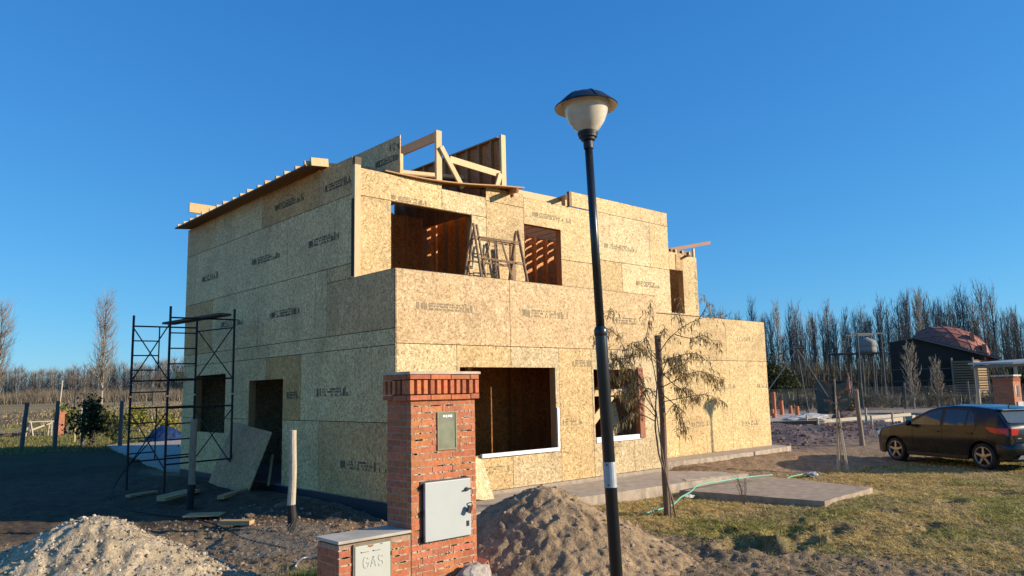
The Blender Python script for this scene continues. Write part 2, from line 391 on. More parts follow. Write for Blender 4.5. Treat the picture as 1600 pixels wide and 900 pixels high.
def build_grass():
    g = np.random.default_rng(11); N = 420000
    r = np.exp(g.uniform(np.log(5.0), np.log(26), N)); a = math.pi/2-YAW+g.uniform(-R_(38), R_(6), N)
    x = CAM.x+r*np.cos(a); y = CAM.y+r*np.sin(a)
    m = np.clip(yard_mask(x, y)*.95+.05*(x > .5), 0, 1)
    m *= ~((x > 4.85) & (x < 7.8) & (y > -4.3) & (y < -1.5))
    m *= (y < -.3)*1.0
    for hx, hy, aa, bb, d in HOLES: m *= 1-.93*np.exp(-(((x-hx)/aa)**2+((y-hy)/bb)**2)**2)
    m *= 1-.97*np.exp(-(((x+.3)**2+(y+3.9)**2)/2.2)**2)
    k = g.uniform(0, 1, N) < m; x = x[k]; y = y[k]; r = r[k]; n = len(x)
    gr = sstep(.45, .62, fbm(x*.7+9, y*.7, 3, 77)+.10*sstep(4, 11, x-y*.8))
    isg = g.uniform(0, 1, n) < gr*.55+.06
    col = np.where(isg[:, None], GREEN*1.15, STRAW)*g.uniform(.55, 1.25, (n, 1))
    h = g.uniform(.006, .045, n)*np.where(isg, 1.25, 1); lean = g.uniform(.03, .11, n)
    blades('lawn_grass', x, y, h, lean, .0028+.00040*r, col, 'short straw coloured lawn with green patches in front of the house')
    # longer green tuft in the shade beside the low brick wall
    n = 2600; x = -2.75+g.normal(0, .28, n); y = -2.9+g.normal(0, .32, n); col = np.array((.10, .17, .035))*g.uniform(.5, 1.4, (n, 1))
    blades('green_weeds', x, y, g.uniform(.04, .16, n), g.uniform(.01, .07, n), np.full(n, .004), col, 'green weeds growing behind the low brick wall')
    # left field turf
    N = 60000; r = np.exp(g.uniform(np.log(20), np.log(75), N)); a = math.pi/2-YAW+g.uniform(R_(18), R_(40), N)
    x = CAM.x+r*np.cos(a); y = CAM.y+r*np.sin(a); k = (y > 23) & (x > -6); x = x[k]; y = y[k]; r = r[k]; n = len(x)
    col = (np.array((.25, .22, .075)))*g.uniform(.6, 1.3, (n, 1))
    blades('field_grass', x, y, g.uniform(.03, .12, n), g.uniform(.02, .08, n), .002+.0005*r, col, 'low grass of the open field behind the fence posts')
build_grass()
# ---------------------------------------------------------------- the timber house
B = 1.328                                            # depth of the balcony: upper wall stands this far behind the lower one
house = thing('unfinished_house', (0, 0, 0), 'two storey house under construction with bare strand board walls and open window holes', 'house')
PALE = (1.14, 1.15, 1.10); NORM = (1, 1, 1); PINK = (1.03, .93, .86); ORNG = (1.38, .88, .48); TANN = (1.03, .94, .77); GRY = (1.68, 1.36, 1.10); GRY2 = (1.58, 1.28, 1.02); BRN = (1.45, 1.02, .72); YEL = (1.12, 1.06, .88)  # GRY, GRY2 and BRN are lifted to paint light onto the shaded side wall
def sheath(name, axis, const, panels, holes, out=-1, th=.012, gap=.011, parent=house):
    """strand boards on one wall plane with holes cut; board faces lie at const, thickness goes inwards"""
    mb = MB(); bk = MB()
    for a0, a1, z0, z1, ti in panels:
        mb.ti = shade(ti, .035); g = gap/2
        A = sorted({a0+g, a1-g} | {h for q in holes for h in q[:2] if a0+g < h < a1-g}); Zs = sorted({z0+g, z1-g} | {h for q in holes for h in q[2:] if z0+g < h < z1-g})
        jd = jit(.0012)
        for i in range(len(A)-1):
            for j in range(len(Zs)-1):
                ca = (A[i]+A[i+1])/2; cz = (Zs[j]+Zs[j+1])/2
                if any(q[0] < ca < q[1] and q[2] < cz < q[3] for q in holes): continue
                d0, d1 = sorted((const+jd, const-out*th+jd))
                e0, e1 = sorted((const-out*(th+.003), const-out*(th+.006))); q0 = A[i]-gap*(i == 0); q1 = A[i+1]+gap*(i == len(A)-2); r0 = Zs[j]-gap*(j == 0); r1 = Zs[j+1]+gap*(j == len(Zs)-2)
                for h in holes:
                    if h[2] < cz < h[3]: q0 = max(q0, h[1]) if h[1] <= A[i]+.02 else q0; q1 = min(q1, h[0]) if h[0] >= A[i+1]-.02 else q1
                    if h[0] < ca < h[1]: r0 = max(r0, h[3]) if h[3] <= Zs[j]+.02 else r0; r1 = min(r1, h[2]) if h[2] >= Zs[j+1]-.02 else r1
                if axis == 'y': bk.quad((q0, e0, r0), (q1, e0, r0), (q1, e0, r1), (q0, e0, r1))
                else: bk.quad((e1, q0, r0), (e1, q1, r0), (e1, q1, r1), (e1, q0, r1))
                if axis == 'y': mb.box((A[i], d0, Zs[j]), (A[i+1], d1, Zs[j+1]))
                else: mb.box((d0, A[i], Zs[j]), (d1, A[i+1], Zs[j+1]))
    o = mb.build(name, OSB, parent); bk.build('seam_light_stop', DARKW, o); return o  # dark backing added behind the boards to stop light leaking through the seams
def stamp(parent, axis, const, a0, z0, ln, ht0, flip=1, vert=False, dens=.8, seed=0, out=-1):
    """the maker's print on a board: a bar-code like block, two lines of tiny type, a grade mark; too small to read in the photo"""
    r = random.Random(seed*77+5); mb = MB(); d = const+out*.003; ht = ht0*1.25
    def R(u0, u1, v0, v1):
        if vert: pts = [(-v0, u0), (-v0, u1), (-v1, u1), (-v1, u0)]
        else: pts = [(u0*flip, v0), (u1*flip, v0), (u1*flip, v1), (u0*flip, v1)]
        P = [(a0+p, d, z0+q) if axis == 'y' else (d, a0+p, z0+q) for p, q in pts]
        mb.add(P, [(0, 1, 2, 3)])
    u = 0
    while u < ln*.16:
        w = r.uniform(.012, .035); 
        if r.random() < dens: R(u, u+w, r.choice((0, .1))*ht, ht*r.uniform(.8, 1))
        u += w+r.uniform(.004, .015)
    for row in (0, .36, .70):
        u = ln*.19
        while u < ln*.72:
            w = r.uniform(.010, .03)
            if r.random() < dens: R(u, u+w, ht*(row+.02), ht*(row+.26))
            u += w+r.uniform(.004, .014)
            if r.random() < .1: u += .03
    u = ln*.76
    while u < ln:
        w = r.uniform(.015, .05)
        if r.random() < dens: R(u, u+w, 0, ht*r.uniform(.3, 1.15))
        u += w+r.uniform(.01, .03)
    R(0, ln, -.006, -.002)
    return mb.build('board_stamp', STAMP_F if axis == 'y' else STAMP, parent)

W1 = (1.28, 3.55, .60, 2.09); W2 = (4.62, 6.06, .63, 2.06)
fw = sheath('front_wall', 'y', 0, [
    (0, 2.44, 2.46, 3.66, PINK), (2.44, 4.88, 2.46, 3.66, PINK), (4.88, 6.73, 2.46, 3.66, (1.0, .9, .8)),
    (0, 1.22, 0, 2.46, PALE), (1.22, 2.44, 0, 2.46, TANN), (2.44, 3.66, 0, 2.46, NORM), (3.66, 4.57, 0, 2.46, TANN), (4.57, 5.79, 0, 2.46, NORM), (5.79, 6.73, 0, 2.46, NORM)], [W1, W2])
stamp(fw, 'y', 0, .40, 3.02, 1.35, .10, seed=1); stamp(fw, 'y', 0, 2.75, 3.02, 1.2, .11, seed=2); stamp(fw, 'y', 0, 5.25, 3.0, 1.05, .11, seed=3)
stamp(fw, 'y', 0, 4.0, 2.12, .58, .10, seed=4); stamp(fw, 'y', 0, 3.72, 1.02, .5, .1, seed=5, dens=.5); stamp(fw, 'y', 0, 4.9, .52, .7, .09, seed=6, dens=.5); stamp(fw, 'y', 0, 1.6, .30, .8, .09, seed=7, dens=.5)
U1 = (.80, 2.68, 2.75, 5.135); U2 = (4.10, 5.20, 2.75, 5.155); U3 = (9.12, 9.69, 3.54, 4.64)
uw = sheath('upper_front_wall', 'y', B, [
    (.125, .80, 2.75, 5.14, TANN), (.80, 2.68, 2.75, 5.14, NORM), (.125, 1.95, 5.14, 5.64, YEL), (1.95, 3.06, 5.14, 5.55, PALE), (2.68, 3.06, 2.75, 5.14, PALE), (3.06, 4.10, 2.75, 5.49, TANN), (3.06, 4.10, 5.49, 5.78, TANN),
    (4.10, 6.32, 4.50, 5.72, YEL), (6.32, 8.36, 4.62, 5.74, PALE), (8.36, 9.12, 4.62, 5.74, YEL), (5.58, 9.12, 5.74, 6.085, YEL), (4.10, 6.32, 3.46, 4.50, TANN), (6.32, 7.25, 3.46, 4.62, (.92, .85, .66)), (7.25, 9.69, 3.50, 4.62, PALE),
    (9.12, 9.69, 4.64, 5.10, YEL), (9.69, 10.33, 3.50, 5.06, YEL)], [U1, U2, U3])
mb = MB(); mb.ti = (.98, .78, .52); mb.box((9.40, B-.013, 4.66), (9.70, B-.002, 5.06)); mb.build('patch_board', OSB, house)
stamp(uw, 'y', B, .80, 5.17, .8, .07, seed=8); stamp(uw, 'y', B, 4.3, 5.35, 1.25, .08, seed=9); stamp(uw, 'y', B, 6.65, 4.93, 1.15, .09, seed=10); stamp(uw, 'y', B, 7.75, 4.12, 1.0, .10, seed=11); stamp(uw, 'y', B, 10.28, 3.68, 1.0, .07, seed=12, vert=True, dens=.6)
stamp(uw, 'y', B, 3.32, 3.3, 1.5, .09, seed=33, vert=True, dens=.35)
ww = sheath('wing_wall', 'y', B+.003, [
    (6.73, 9.10, 2.36, 3.49, TANN), (9.10, 11.52, 2.36, 3.49, TANN), (11.52, 13.57, 2.36, 3.49, YEL),
    (6.73, 7.95, -.02, 2.36, TANN), (7.95, 9.17, -.02, 2.36, YEL), (9.17, 10.39, -.02, 2.36, TANN), (10.39, 11.61, -.02, 2.36, YEL), (11.61, 12.55, -.02, 2.36, YEL), (12.55, 13.57, -.02, 2.36, YEL)], [(6.0, 9.1, 3.49, 3.6)])
for i, (a, z, l) in enumerate(((9.6, 3.02, 1.1), (12.1, 2.92, .8), (11.2, 1.62, .7), (13.0, 1.62, .5), (9.75, .68, .75), (12.0, .60, .9))): stamp(ww, 'y', B+.003, a, z, l, .09, seed=20+i, dens=.5)
L1 = (6.64, 8.41, .90, 2.19); L2 = (3.86, 5.42, -.05, 2.005)
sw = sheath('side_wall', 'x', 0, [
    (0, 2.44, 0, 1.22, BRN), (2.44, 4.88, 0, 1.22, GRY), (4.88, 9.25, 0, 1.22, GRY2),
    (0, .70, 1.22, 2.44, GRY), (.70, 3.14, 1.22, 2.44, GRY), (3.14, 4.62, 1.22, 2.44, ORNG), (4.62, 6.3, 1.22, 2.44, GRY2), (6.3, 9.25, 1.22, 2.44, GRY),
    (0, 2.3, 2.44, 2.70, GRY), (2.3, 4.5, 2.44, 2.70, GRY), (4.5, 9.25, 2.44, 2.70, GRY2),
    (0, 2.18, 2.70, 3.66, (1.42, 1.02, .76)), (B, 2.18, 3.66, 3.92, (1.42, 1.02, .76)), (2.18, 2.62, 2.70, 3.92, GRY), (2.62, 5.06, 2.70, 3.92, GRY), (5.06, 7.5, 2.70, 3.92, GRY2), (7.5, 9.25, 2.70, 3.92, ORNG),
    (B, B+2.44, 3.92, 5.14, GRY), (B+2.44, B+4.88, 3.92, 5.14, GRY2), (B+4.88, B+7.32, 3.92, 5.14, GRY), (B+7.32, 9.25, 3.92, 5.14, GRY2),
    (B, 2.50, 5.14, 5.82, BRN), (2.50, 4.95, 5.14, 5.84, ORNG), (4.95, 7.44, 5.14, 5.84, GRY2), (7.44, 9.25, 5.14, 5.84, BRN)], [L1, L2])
for i, (a, z, l, dn) in enumerate(((2.35, 5.36, .95, .9), (4.35, 5.40, 1.25, .9), (2.9, 4.42, 1.1, .9), (5.4, 4.42, 1.3, .9), (8.2, 4.40, .95, .8), (4.5, 3.22, 1.25, .9), (7.0, 3.22, 1.2, .8), (2.55, 1.66, 1.25, .6), (3.7, 1.62, .5, .9), (1.75, .45, 1.5, .6))):
    stamp(sw, 'x', 0, a, z, l, .11, flip=-1, seed=40+i, dens=dn)

# the walls nobody sees from the street close the house; upstand and rear block lengthen its shadow
def plainwall(name, lo, hi, ti=NORM):
    mb = MB(); mb.ti = ti; mb.box(lo, hi); return mb.build(name, OSB, house)
plainwall('rear_wall', (.1, 9.13, 0), (9.1, 9.25, 5.82)); plainwall('rear_shade_upstand', (.45, 9.14, 5.83), (9.1, 9.24, 6.48))  # upstand run along the whole rear to lengthen the house shadow
plainwall('rear_shade_block', (3.0, 9.26, 0), (9.1, 17.0, 6.42)); plainwall('end_wall', (9.0, B+.12, 3.5), (9.11, 9.1, 5.72))  # the block is an unseen volume added to shade the slab and tarp
plainwall('block_end_wall', (6.63, .012, 0), (6.728, B-.002, 3.655))
plainwall('wing_end_wall', (13.46, B+.02, 0), (13.572, 8, 3.485), (.62, .42, .30))
plainwall('wing_rear_wall', (9.1, 8.0, 0), (13.5, 8.1, 3.48))
plainwall('wing_deck', (9.12, B+.1, 3.38), (13.45, 8.0, 3.46))
plainwall('upper_floor', (.1, B+.16, 2.62), (9.0, 9.12, 2.745), (.9, .75, .6)); plainwall('balcony_floor', (.1, .02, 2.62), (6.62, B+.15, 2.74), (.9, .75, .6))
plainwall('side_bay_wall', (10.22, B+.02, 3.47), (10.33, 4.2, 5.05), (.75, .55, .4))
plainwall('side_bay_rear_wall', (9.12, 4.2, 3.47), (10.33, 4.3, 5.05))

# framing timbers round the openings and behind the sheathing
def timber(name, p, q, w, h, ti=NORM, mat=PINE, parent=house, up=(0, 0, 1)):
    mb = MB(); mb.ti = shade(ti, .08); mb.beam(p, q, w, h, up); return mb.build(name, mat, parent)
BR = (.72, .52, .36)
def yframe(y, hole, jam=.10):
    a0, a1, z0, z1 = hole; yc = y+.012+.07
    for a in (a0-.019, a1+.019): timber('jamb', (a, yc, z0), (a, yc, z1), .14, .036, BR, up=(1, 0, 0))
    timber('header', (a0-.03, yc, z1+.07), (a1+.03, yc, z1+.07), .138, .138, BR)
    if z0 > .3 and z0 != 2.75: timber('sill_plate', (a0-.03, yc, z0-.02), (a1+.03, yc, z0-.02), .138, .036, BR)
yframe(0, W1); yframe(0, W2); yframe(B, U1); yframe(B, U2); yframe(B, U3)
for a0, a1, z0, z1 in (L1, L2):
    for a in (a0-.019, a1+.019): timber('jamb', (.082, a, z0), (.082, a, z1), .14, .036, BR, up=(0, 1, 0))
    timber('header', (.082, a0-.03, z1+.07), (.082, a1+.03, z1+.07), .138, .138, BR)
    if z0 > .3: timber('sill_plate', (.082, a0-.03, z0-.02), (.082, a1+.03, z0-.02), .138, .036, BR)
# inner stud partitions
def studwall(y, x0, x1, z0, z1, step=.41, board=None):
    mb = MB(); mb.ti = (1.3, .66, .30); mb.box((x0, y+.09, z0), (x1, y+.10, z1)); mb.build('partition_board', OSB, house)
    x = x0
    while x <= x1: timber('stud', (x, y+.045, z0), (x, y+.045, z1), .09, .038, (1.2, .72, .42), up=(1, 0, 0)); x += step
    if board:
        m = MB(); m.ti = (1.6, .85, .38); m.box((board[0], y-.014, z0), (board[1], y-.002, z1)); m.build('lining_board', OSB, house)
studwall(3.4, .2, 7.3, .02, 2.6, board=(4.1, 5.35)); studwall(4.1, .2, 8.9, 2.76, 5.7)
def studwall_x(x, y0, y1, z0, z1, step=.41):
    mb = MB(); mb.ti = (1.3, .66, .30); mb.box((x+.09, y0, z0), (x+.10, y1, z1)); mb.build('partition_board', OSB, house)
    y = y0+.05
    while y <= y1: timber('stud', (x+.045, y, z0), (x+.045, y, z1), .09, .038, (.75, .55, .38), up=(0, 1, 0)); y += step
studwall_x(3.75, B+.2, 4.0, 2.76, 5.7); studwall_x(7.4, B+.3, 9.0, .02, 2.6)
timber('inner_post', (2.44, 1.2, .02), (2.44, 1.2, 2.6), .09, .07, YEL, up=(0, 1, 0))
# white flashing at the two lower windows
mb = MB(); mb.box((1.70, -.055, .565), (3.555, -.004, .628)); mb.build('window_flashing', FLASH, house)
mb = MB(); mb.box((3.553, -.03, .60), (3.60, .05, 1.35)); mb.build('window_flashing', FLASH, house)
mb = MB(); mb.box((4.64, -.012, .64), (6.02, .03, .74)); mb.build('window_flashing', FLASH, house)
mb = MB(); mb.ti = BRN; mb.box((5.98, -.03, .66), (6.14, .07, 2.10)); mb.build('reveal_shade_strip', make_wood('reveal_shade_wood', (.17, .07, .035), (.26, .12, .06)), house)  # dark red strip paints the shade of the window's right reveal
# white corner post of the upper storey
timber('corner_post', (.062, B-.03, 3.655), (.062, B-.03, 5.66), .12, .10, (1.12, 1.14, 1.1), up=(0, 1, 0))
mb = MB(); mb.ti = (.55, .5, .42); mb.box((.01, B-.07, 5.665), (.135, B+.05, 5.80)); mb.build('post_block', ROUGH, house)
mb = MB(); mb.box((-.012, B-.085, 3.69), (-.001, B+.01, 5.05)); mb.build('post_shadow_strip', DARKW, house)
# roof edge: rafters with tails showing over the side wall
mb = MB(); mb.ti = (.42, .27, .17)
mb.add([(-.33, 2.42, 5.838), (3.4, 2.42, 6.21), (3.4, 9.24, 6.21), (-.33, 9.24, 5.838), (-.33, 2.42, 5.868), (3.4, 2.42, 6.24), (3.4, 9.24, 6.24), (-.33, 9.24, 5.868)], [(0, 3, 2, 1), (4, 5, 6, 7), (0, 1, 5, 4), (1, 2, 6, 5), (2, 3, 7, 6), (3, 0, 4, 7)]); mb.build('roof_deck', PINE, house)
for i in range(17):
    y = 2.46+i*.418
    mb = MB(); mb.ti = shade((1.08, 1.06, 1.0), .1); e = -.32-jit(.025)
    mb.beam((e, y, 5.905+(e+.33)*.1), (3.4, y, 6.278), .05, .07); mb.build('roof_batten', PINE, house)
timber('rafter_block', (-.25, 2.385, 5.925), (.10, 2.385, 5.96), .05, .15, (1.1, 1.08, 1.0))
timber('end_upstand', (-.05, 9.10, 6.40), (.9, 9.10, 6.40), .05, .24, YEL)
# roof joists over the rooms on the right (sunlight falls through them)
for i in range(12): timber('joist', (4.0+i*.42, B+.2, 5.70), (4.0+i*.42, 9.1, 5.70), .045, .14, (.9, .75, .6))
# stair tower framing standing on the roof
mb = MB(); mb.ti = (1.45, 1.15, .92); mb.box((1.05, B+.08, 5.55), (1.066, 4.9, 6.452)); tp = mb.build('tower_board', OSB, house)  # tint lifted to paint light onto the board's shaded face
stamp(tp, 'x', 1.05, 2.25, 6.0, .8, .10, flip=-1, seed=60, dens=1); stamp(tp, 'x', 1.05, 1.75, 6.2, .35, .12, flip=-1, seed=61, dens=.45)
LT = (1.16, 1.16, 1.08)
timber('tower_stud', (1.10, B+.12, 5.5), (1.10, B+.12, 6.10), .06, .05, LT, up=(1, 0, 0))
timber('tower_post', (1.95, B+.10, 5.55), (1.95, B+.10, 6.73), .06, .13, LT, up=(1, 0, 0))
timber('tower_beam', (1.95, B+.16, 6.63), (1.95, 4.6, 6.63), .045, .19, (.92, .82, .72))
timber('tower_post', (3.63, B+.10, 5.7), (3.63, B+.10, 7.0), .06, .12, LT, up=(1, 0, 0))
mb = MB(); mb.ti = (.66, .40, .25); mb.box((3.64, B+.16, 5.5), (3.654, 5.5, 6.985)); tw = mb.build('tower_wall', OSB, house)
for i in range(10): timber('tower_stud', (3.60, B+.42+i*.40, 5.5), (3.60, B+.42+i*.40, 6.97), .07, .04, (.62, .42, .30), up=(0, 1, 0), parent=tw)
timber('top_plate', (3.60, B+.2, 6.965), (3.60, 5.5, 6.965), .09, .03, (.62, .46, .35), parent=tw)
timber('brace', (1.97, B+.04, 6.40), (2.50, B+.04, 5.66), .04, .10, LT, up=(1, 0, 1))
timber('rail', (2.22, B+.085, 6.205), (3.52, B+.085, 6.13), .04, .13, LT)
timber('brace', (3.50, B+.04, 6.13), (3.36, B+.04, 5.75), .04, .10, LT, up=(1, 0, .3))
timber('rail', (1.1, 3.6, 6.22), (2.0, 3.6, 6.24), .05, .10, LT)
# loose roof edge board that sags over the front wall, the header beam and stick-out joists
mb = MB(); mb.ti = (.86, .62, .40); n = 14; vs = []
for i in range(n+1):
    t = i/n; x = .65+3.25*t; z = 5.655-.05*math.sin(math.pi*min(1, t*1.25))*.8+.175*t**1.6; w = .05+.20*t
    vs += [(x, B-w, z), (x, B+.25, z+.02), (x, B-w, z+.022), (x, B+.25, z+.042)]
fs = []
for i in range(n):
    a = i*4; b = a+4; fs += [(a, a+1, b+1, b), (a+2, b+2, b+3, a+3), (a, b, b+2, a+2), (a+1, a+3, b+3, b+1)]
fs += [(0, 2, 3, 1), (4*n, 4*n+1, 4*n+3, 4*n+2)]
mb.add(vs, fs); mb.build('roof_edge_board', PINE, house)
timber('header_beam', (3.68, B+.10, 5.80), (5.55, B+.10, 5.815), .05, .17, (1.15, 1.1, 1.0))
timber('stick_out_joist', (3.55, B-.42, 5.70), (4.0, B+.9, 5.90), .05, .10, (.8, .52, .3)); timber('stick_out_joist', (5.15, B-.25, 5.84), (5.9, B+1.1, 6.06), .05, .10, (.8, .52, .3))
timber('joist_prop', (3.78, B-.02, 5.68), (3.78, B-.02, 5.82), .04, .05, (.35, .25, .2)); timber('joist_prop', (5.48, B-.02, 5.72), (5.48, B-.02, 6.06), .05, .08, (.40, .34, .3))
timber('stick_out_joist', (8.6, B+.05, 5.02), (11.55, B+.35, 5.655), .05, .085, (.50, .30, .22)); timber('stick_out_joist', (9.75, B-.18, 5.02), (10.3, B+.9, 5.16), .06, .05, (.5, .34, .22))
mb = MB(); mb.ti = (.55, .36, .25); mb.box((9.3, B+.06, 5.0), (10.2, B+.08, 5.20)); mb.build('bay_top_board', OSB, house)
for x in (9.45, 9.75, 10.05): timber('bay_stud', (x, B+.03, 5.06), (x, B+.03, 5.19), .05, .04, LT, up=(1, 0, 0))
timber('bay_post', (10.27, B+.04, 5.05), (10.27, B+.04, 5.30), .05, .06, LT, up=(1, 0, 0))
mb = MB(); mb.ti = GRY; mb.box((-.18, 9.26, 2.1), (0.0, 9.5, 2.32)); mb.build('rear_eave_end', OSB, house)
# foundation slab edges and aprons
mb = MB(); mb.ti = (.9, .9, .92); mb.box((.012, .015, -.45), (6.70, 9.2, -.001)); mb.box((6.71, B+.02, -.45), (13.54, 8, -.005)); mb.build('foundation_slab', CONC, house)
mb = MB(); mb.ti = (.07, .075, .10); mb.box((-.02, .0, -.35), (.008, 9.2, -.012)); mb.build('damp_proof_sheet', simple('dark_film', (.35, .36, .42), .35, var=.3, scale=12, tint=True), house)

def slab(name, pts, zt, th, label, ti=NORM, seed=1):
    """concrete pad with a wavy, chipped edge"""
    r = random.Random(seed); P = []
    for i, p in enumerate(pts):
        q = pts[(i+1) % len(pts)]; L = math.dist(p, q); n = max(2, int(L/.12))
        for k in range(n):
            t = k/n; P.append((p[0]+(q[0]-p[0])*t+r.uniform(-.012, .012), p[1]+(q[1]-p[1])*t+r.uniform(-.012, .012), zt+r.uniform(-.004, .004)))
    mb = MB(); mb.ti = ti; mb.prism([(x, y, z-th) for x, y, z in P], (0, 0, th)); o = mb.build(name, CONC); 
    return tag(o, label, 'concrete slab')
slab('concrete_apron', [(.3, -1.25), (7.15, -1.58), (7.35, -.9), (6.74, -.02), (.3, -.02)], -.07, .22, 'long concrete apron at the foot of the front wall', seed=2)
slab('concrete_kerb', [(5.6, -1.36), (7.2, -1.70), (7.22, -1.56), (5.7, -1.22)], -.06, .2, 'short raised concrete edge of the apron beside the green hose', (1.15, 1.15, 1.12), seed=9)
slab('concrete_walkway', [(6.76, .72), (8.2, .55), (11.2, .55), (13.5, .72), (13.7, 1.31), (6.76, 1.31)], .0, .26, 'concrete walkway with a chipped edge along the wing wall', seed=3)
slab('concrete_pad', [(4.86, -1.72), (5.16, -4.26), (7.22, -4.13), (7.76, -1.56)], -.145, .15, 'flat concrete pad lying in the lawn', (.92, .86, .80), seed=4)

# scrap boards inside and below the windows
def board(name, p, ax, ay, th, label, cat, ti=NORM, mat=OSB, seed=0):
    mb = MB(); mb.ti = ti; ax = Vector(ax); ay = Vector(ay); mb.obox(p, ax/2, ay/2, ax.cross(ay).normalized()*th/2); o = mb.build(name, mat); return tag(o, label, cat)
board('board_offcut', (5.55, .42, 1.02), (.62, .08, .16), (-.05, .10, .62), .015, 'cut strand board leaning inside the right lower window', 'board', NORM)
board('timber_plank', (5.15, .33, 1.22), (.80, .05, .62), (-.08, .02, .11), .05, 'diagonal timber inside the right lower window', 'timber', YEL, PINE)
board('board_offcut', (4.75, .36, 1.0), (.30, .04, .0), (0, .06, .75), .015, 'narrow strand board strip inside the right lower window behind the lamp post', 'board', YEL)
board('timber_plank', (5.3, .25, 1.60), (1.35, 0, .03), (0, .0, .12), .04, 'level pale timber across the middle of the right lower window', 'timber', (1.0, .95, .85), PINE)
board('board_offcut', (1.42, -.22, .27), (.52, .0, -.10), (0, .30, .66), .015, 'strand board offcut leaning under the left lower window beside the brick pillar', 'board', PALE)
# ---------------------------------------------------------------- brick meter pillar
BRICK = simple('red_brick', (.47, .150, .062), .88, var=.34, scale=26, bump=.004, tint=True)
MORT = simple('mortar', (.40, .255, .165), .95, var=.35, scale=30, bump=.004)
SMEAR = simple('pale_mortar', (.50, .39, .28), .95, var=.3, scale=30)
def brick_run(mb, a, b, z, h, dep, inward, seed, L=.235, off=0., gap=.009, out=.0, mortar_over=None):
    """one course of bricks from a to b (xy), faces pushed out a little at random"""
    r = random.Random(seed); a = Vector((*a, 0)); b = Vector((*b, 0)); d = (b-a); T = d.length; d.normalize(); n = Vector((*inward, 0))
    t = -off
    while t < T-.01:
        s0 = max(t, 0); s1 = min(t+L, T); t += L+gap
        if s1-s0 < .025: continue
        k = r.uniform(.84, 1.14); mb.ti = (k*r.uniform(.95, 1.05), k*r.uniform(.88, 1.14), k*r.uniform(.85, 1.2))
        p = r.uniform(-.0035, .0)-out; c = a+d*(s0+s1)/2+n*(dep/2+p)+Vector((0, 0, z+h/2+r.uniform(-.0025, .0025)))
        tw = r.uniform(-.012, .012)
        dx = (d+n*tw).normalized(); mb.obox(c, dx*(s1-s0)/2, Vector((-dx.y, dx.x, 0))*dep/2, Vector((0, 0, h/2*r.uniform(.93, 1.03))))
def brick_body(x0, x1, y0, y1, z0, z1, parent, name, mname, ch=.0545, cg=.0088, seed=0, skip=()):
    """front (y0), left (x0), right (x1) and rear faces in brick round a mortar core"""
    mb = MB(); z = z0; i = 0; dep = .06
    while z+ch <= z1+.012:
        o = (i % 2)*.12
        brick_run(mb, (x0, y0), (x1, y0), z, ch, dep, (0, 1), seed+i*7+1, off=o)
        brick_run(mb, (x0, y0+dep+.008), (x0, y1), z, ch, dep, (1, 0), seed+i*7+2, off=.12-o)
        brick_run(mb, (x1, y0+dep+.008), (x1, y1), z, ch, dep, (-1, 0), seed+i*7+3, off=.12-o)
        brick_run(mb, (x0+dep, y1), (x1-dep, y1), z, ch, dep, (0, -1), seed+i*7+4, off=o)
        z += ch+cg; i += 1
    o = mb.build(name, BRICK, parent, bevel=.003)
    mc = MB(); mc.box((x0+.0015, y0+.0015, z0-.02), (x1-.0015, y1-.0015, z1)); c = mc.build(mname, MORT, parent)
    # mortar smears left on the face
    r = random.Random(seed+99); ms = MB()
    for _ in range(int(330*(x1-x0)*(z1-z0))):
        k = r.randrange(max(1, int((z1-z0)/(ch+cg)))); zz = z0+k*(ch+cg)+ch+cg/2; xx = r.uniform(x0+.03, x1-.05); w = r.uniform(.008, .06); hh = r.uniform(.005, .011)
        if r.random() < .25: w = .008; hh = r.uniform(.012, .03)
        pts = [(xx+w*math.cos(a)*r.uniform(.7, 1.1), y0+.004, zz+hh*math.sin(a)*r.uniform(.6, 1.2)) for a in [q*math.pi/4 for q in range(8)]]
        ms.prism(pts, (0, -.0082, 0))
    ms.build('mortar_smears', SMEAR, o)
    return o
PX0, PX1, PY0, PY1 = -2.563, -1.785, -4.098, -3.70
pil = thing('brick_meter_pillar', (-2.17, -3.9, -.2), 'red brick utility pillar with a grey metal door and a lower brick step at its left', 'pillar')
brick_body(PX0, PX1, PY0, PY1, -.22, 1.60, pil, 'pillar_shaft', 'shaft_mortar', seed=3)
# corbelled head: one plain course, a soldier course with gaps, a top course and a cement cap
mb = MB(); zc = 1.605
for (a, b, n, s) in (((PX0-.03, PY0-.035), (PX1+.03, PY0-.035), (0, 1), 1), ((PX0-.03, PY0+.03), (PX0-.03, PY1+.03), (1, 0), 2), ((PX1+.03, PY0+.03), (PX1+.03, PY1+.03), (-1, 0), 3)):
    brick_run(mb, a, b, zc, .048, .06, n, 500+s)
    brick_run(mb, a, b, zc+.195, .045, .06, n, 520+s)
r = random.Random(5)
def soldier(cx, cy, nx, ny):
    k = r.uniform(.8, 1.25); mb.ti = (k, k*r.uniform(.9, 1.1), k); mb.obox((cx+nx*.04+jit(.003), cy+ny*.04+jit(.003), zc+.122), Vector((-ny, nx, 0))*.0235, Vector((nx, ny, 0))*.05, (0, 0, .066))
for i in range(11): soldier(PX0-.005+i*(PX1-PX0+.01)/10, PY0-.022, 0, 1)
for i in range(5): soldier(PX0-.022, PY0+.07+i*.085, 1, 0); soldier(PX1+.022, PY0+.07+i*.085, -1, 0)
mb.build('pillar_head', BRICK, pil, bevel=.003)
mb = MB(); mb.box((PX0+.04, PY0+.045, 1.59), (PX1-.04, PY1-.03, 1.84)); mb.build('head_core', simple('shaded_brick_core', (.30, .10, .055), .9, var=.3, scale=20), pil)
mb = MB(); mb.ti = (1.3, 1.3, 1.3); mb.box((PX0-.045, PY0-.05, 1.847), (PX1+.045, PY1+.045, 1.875)); mb.build('cement_cap', CONC, pil, bevel=.006)
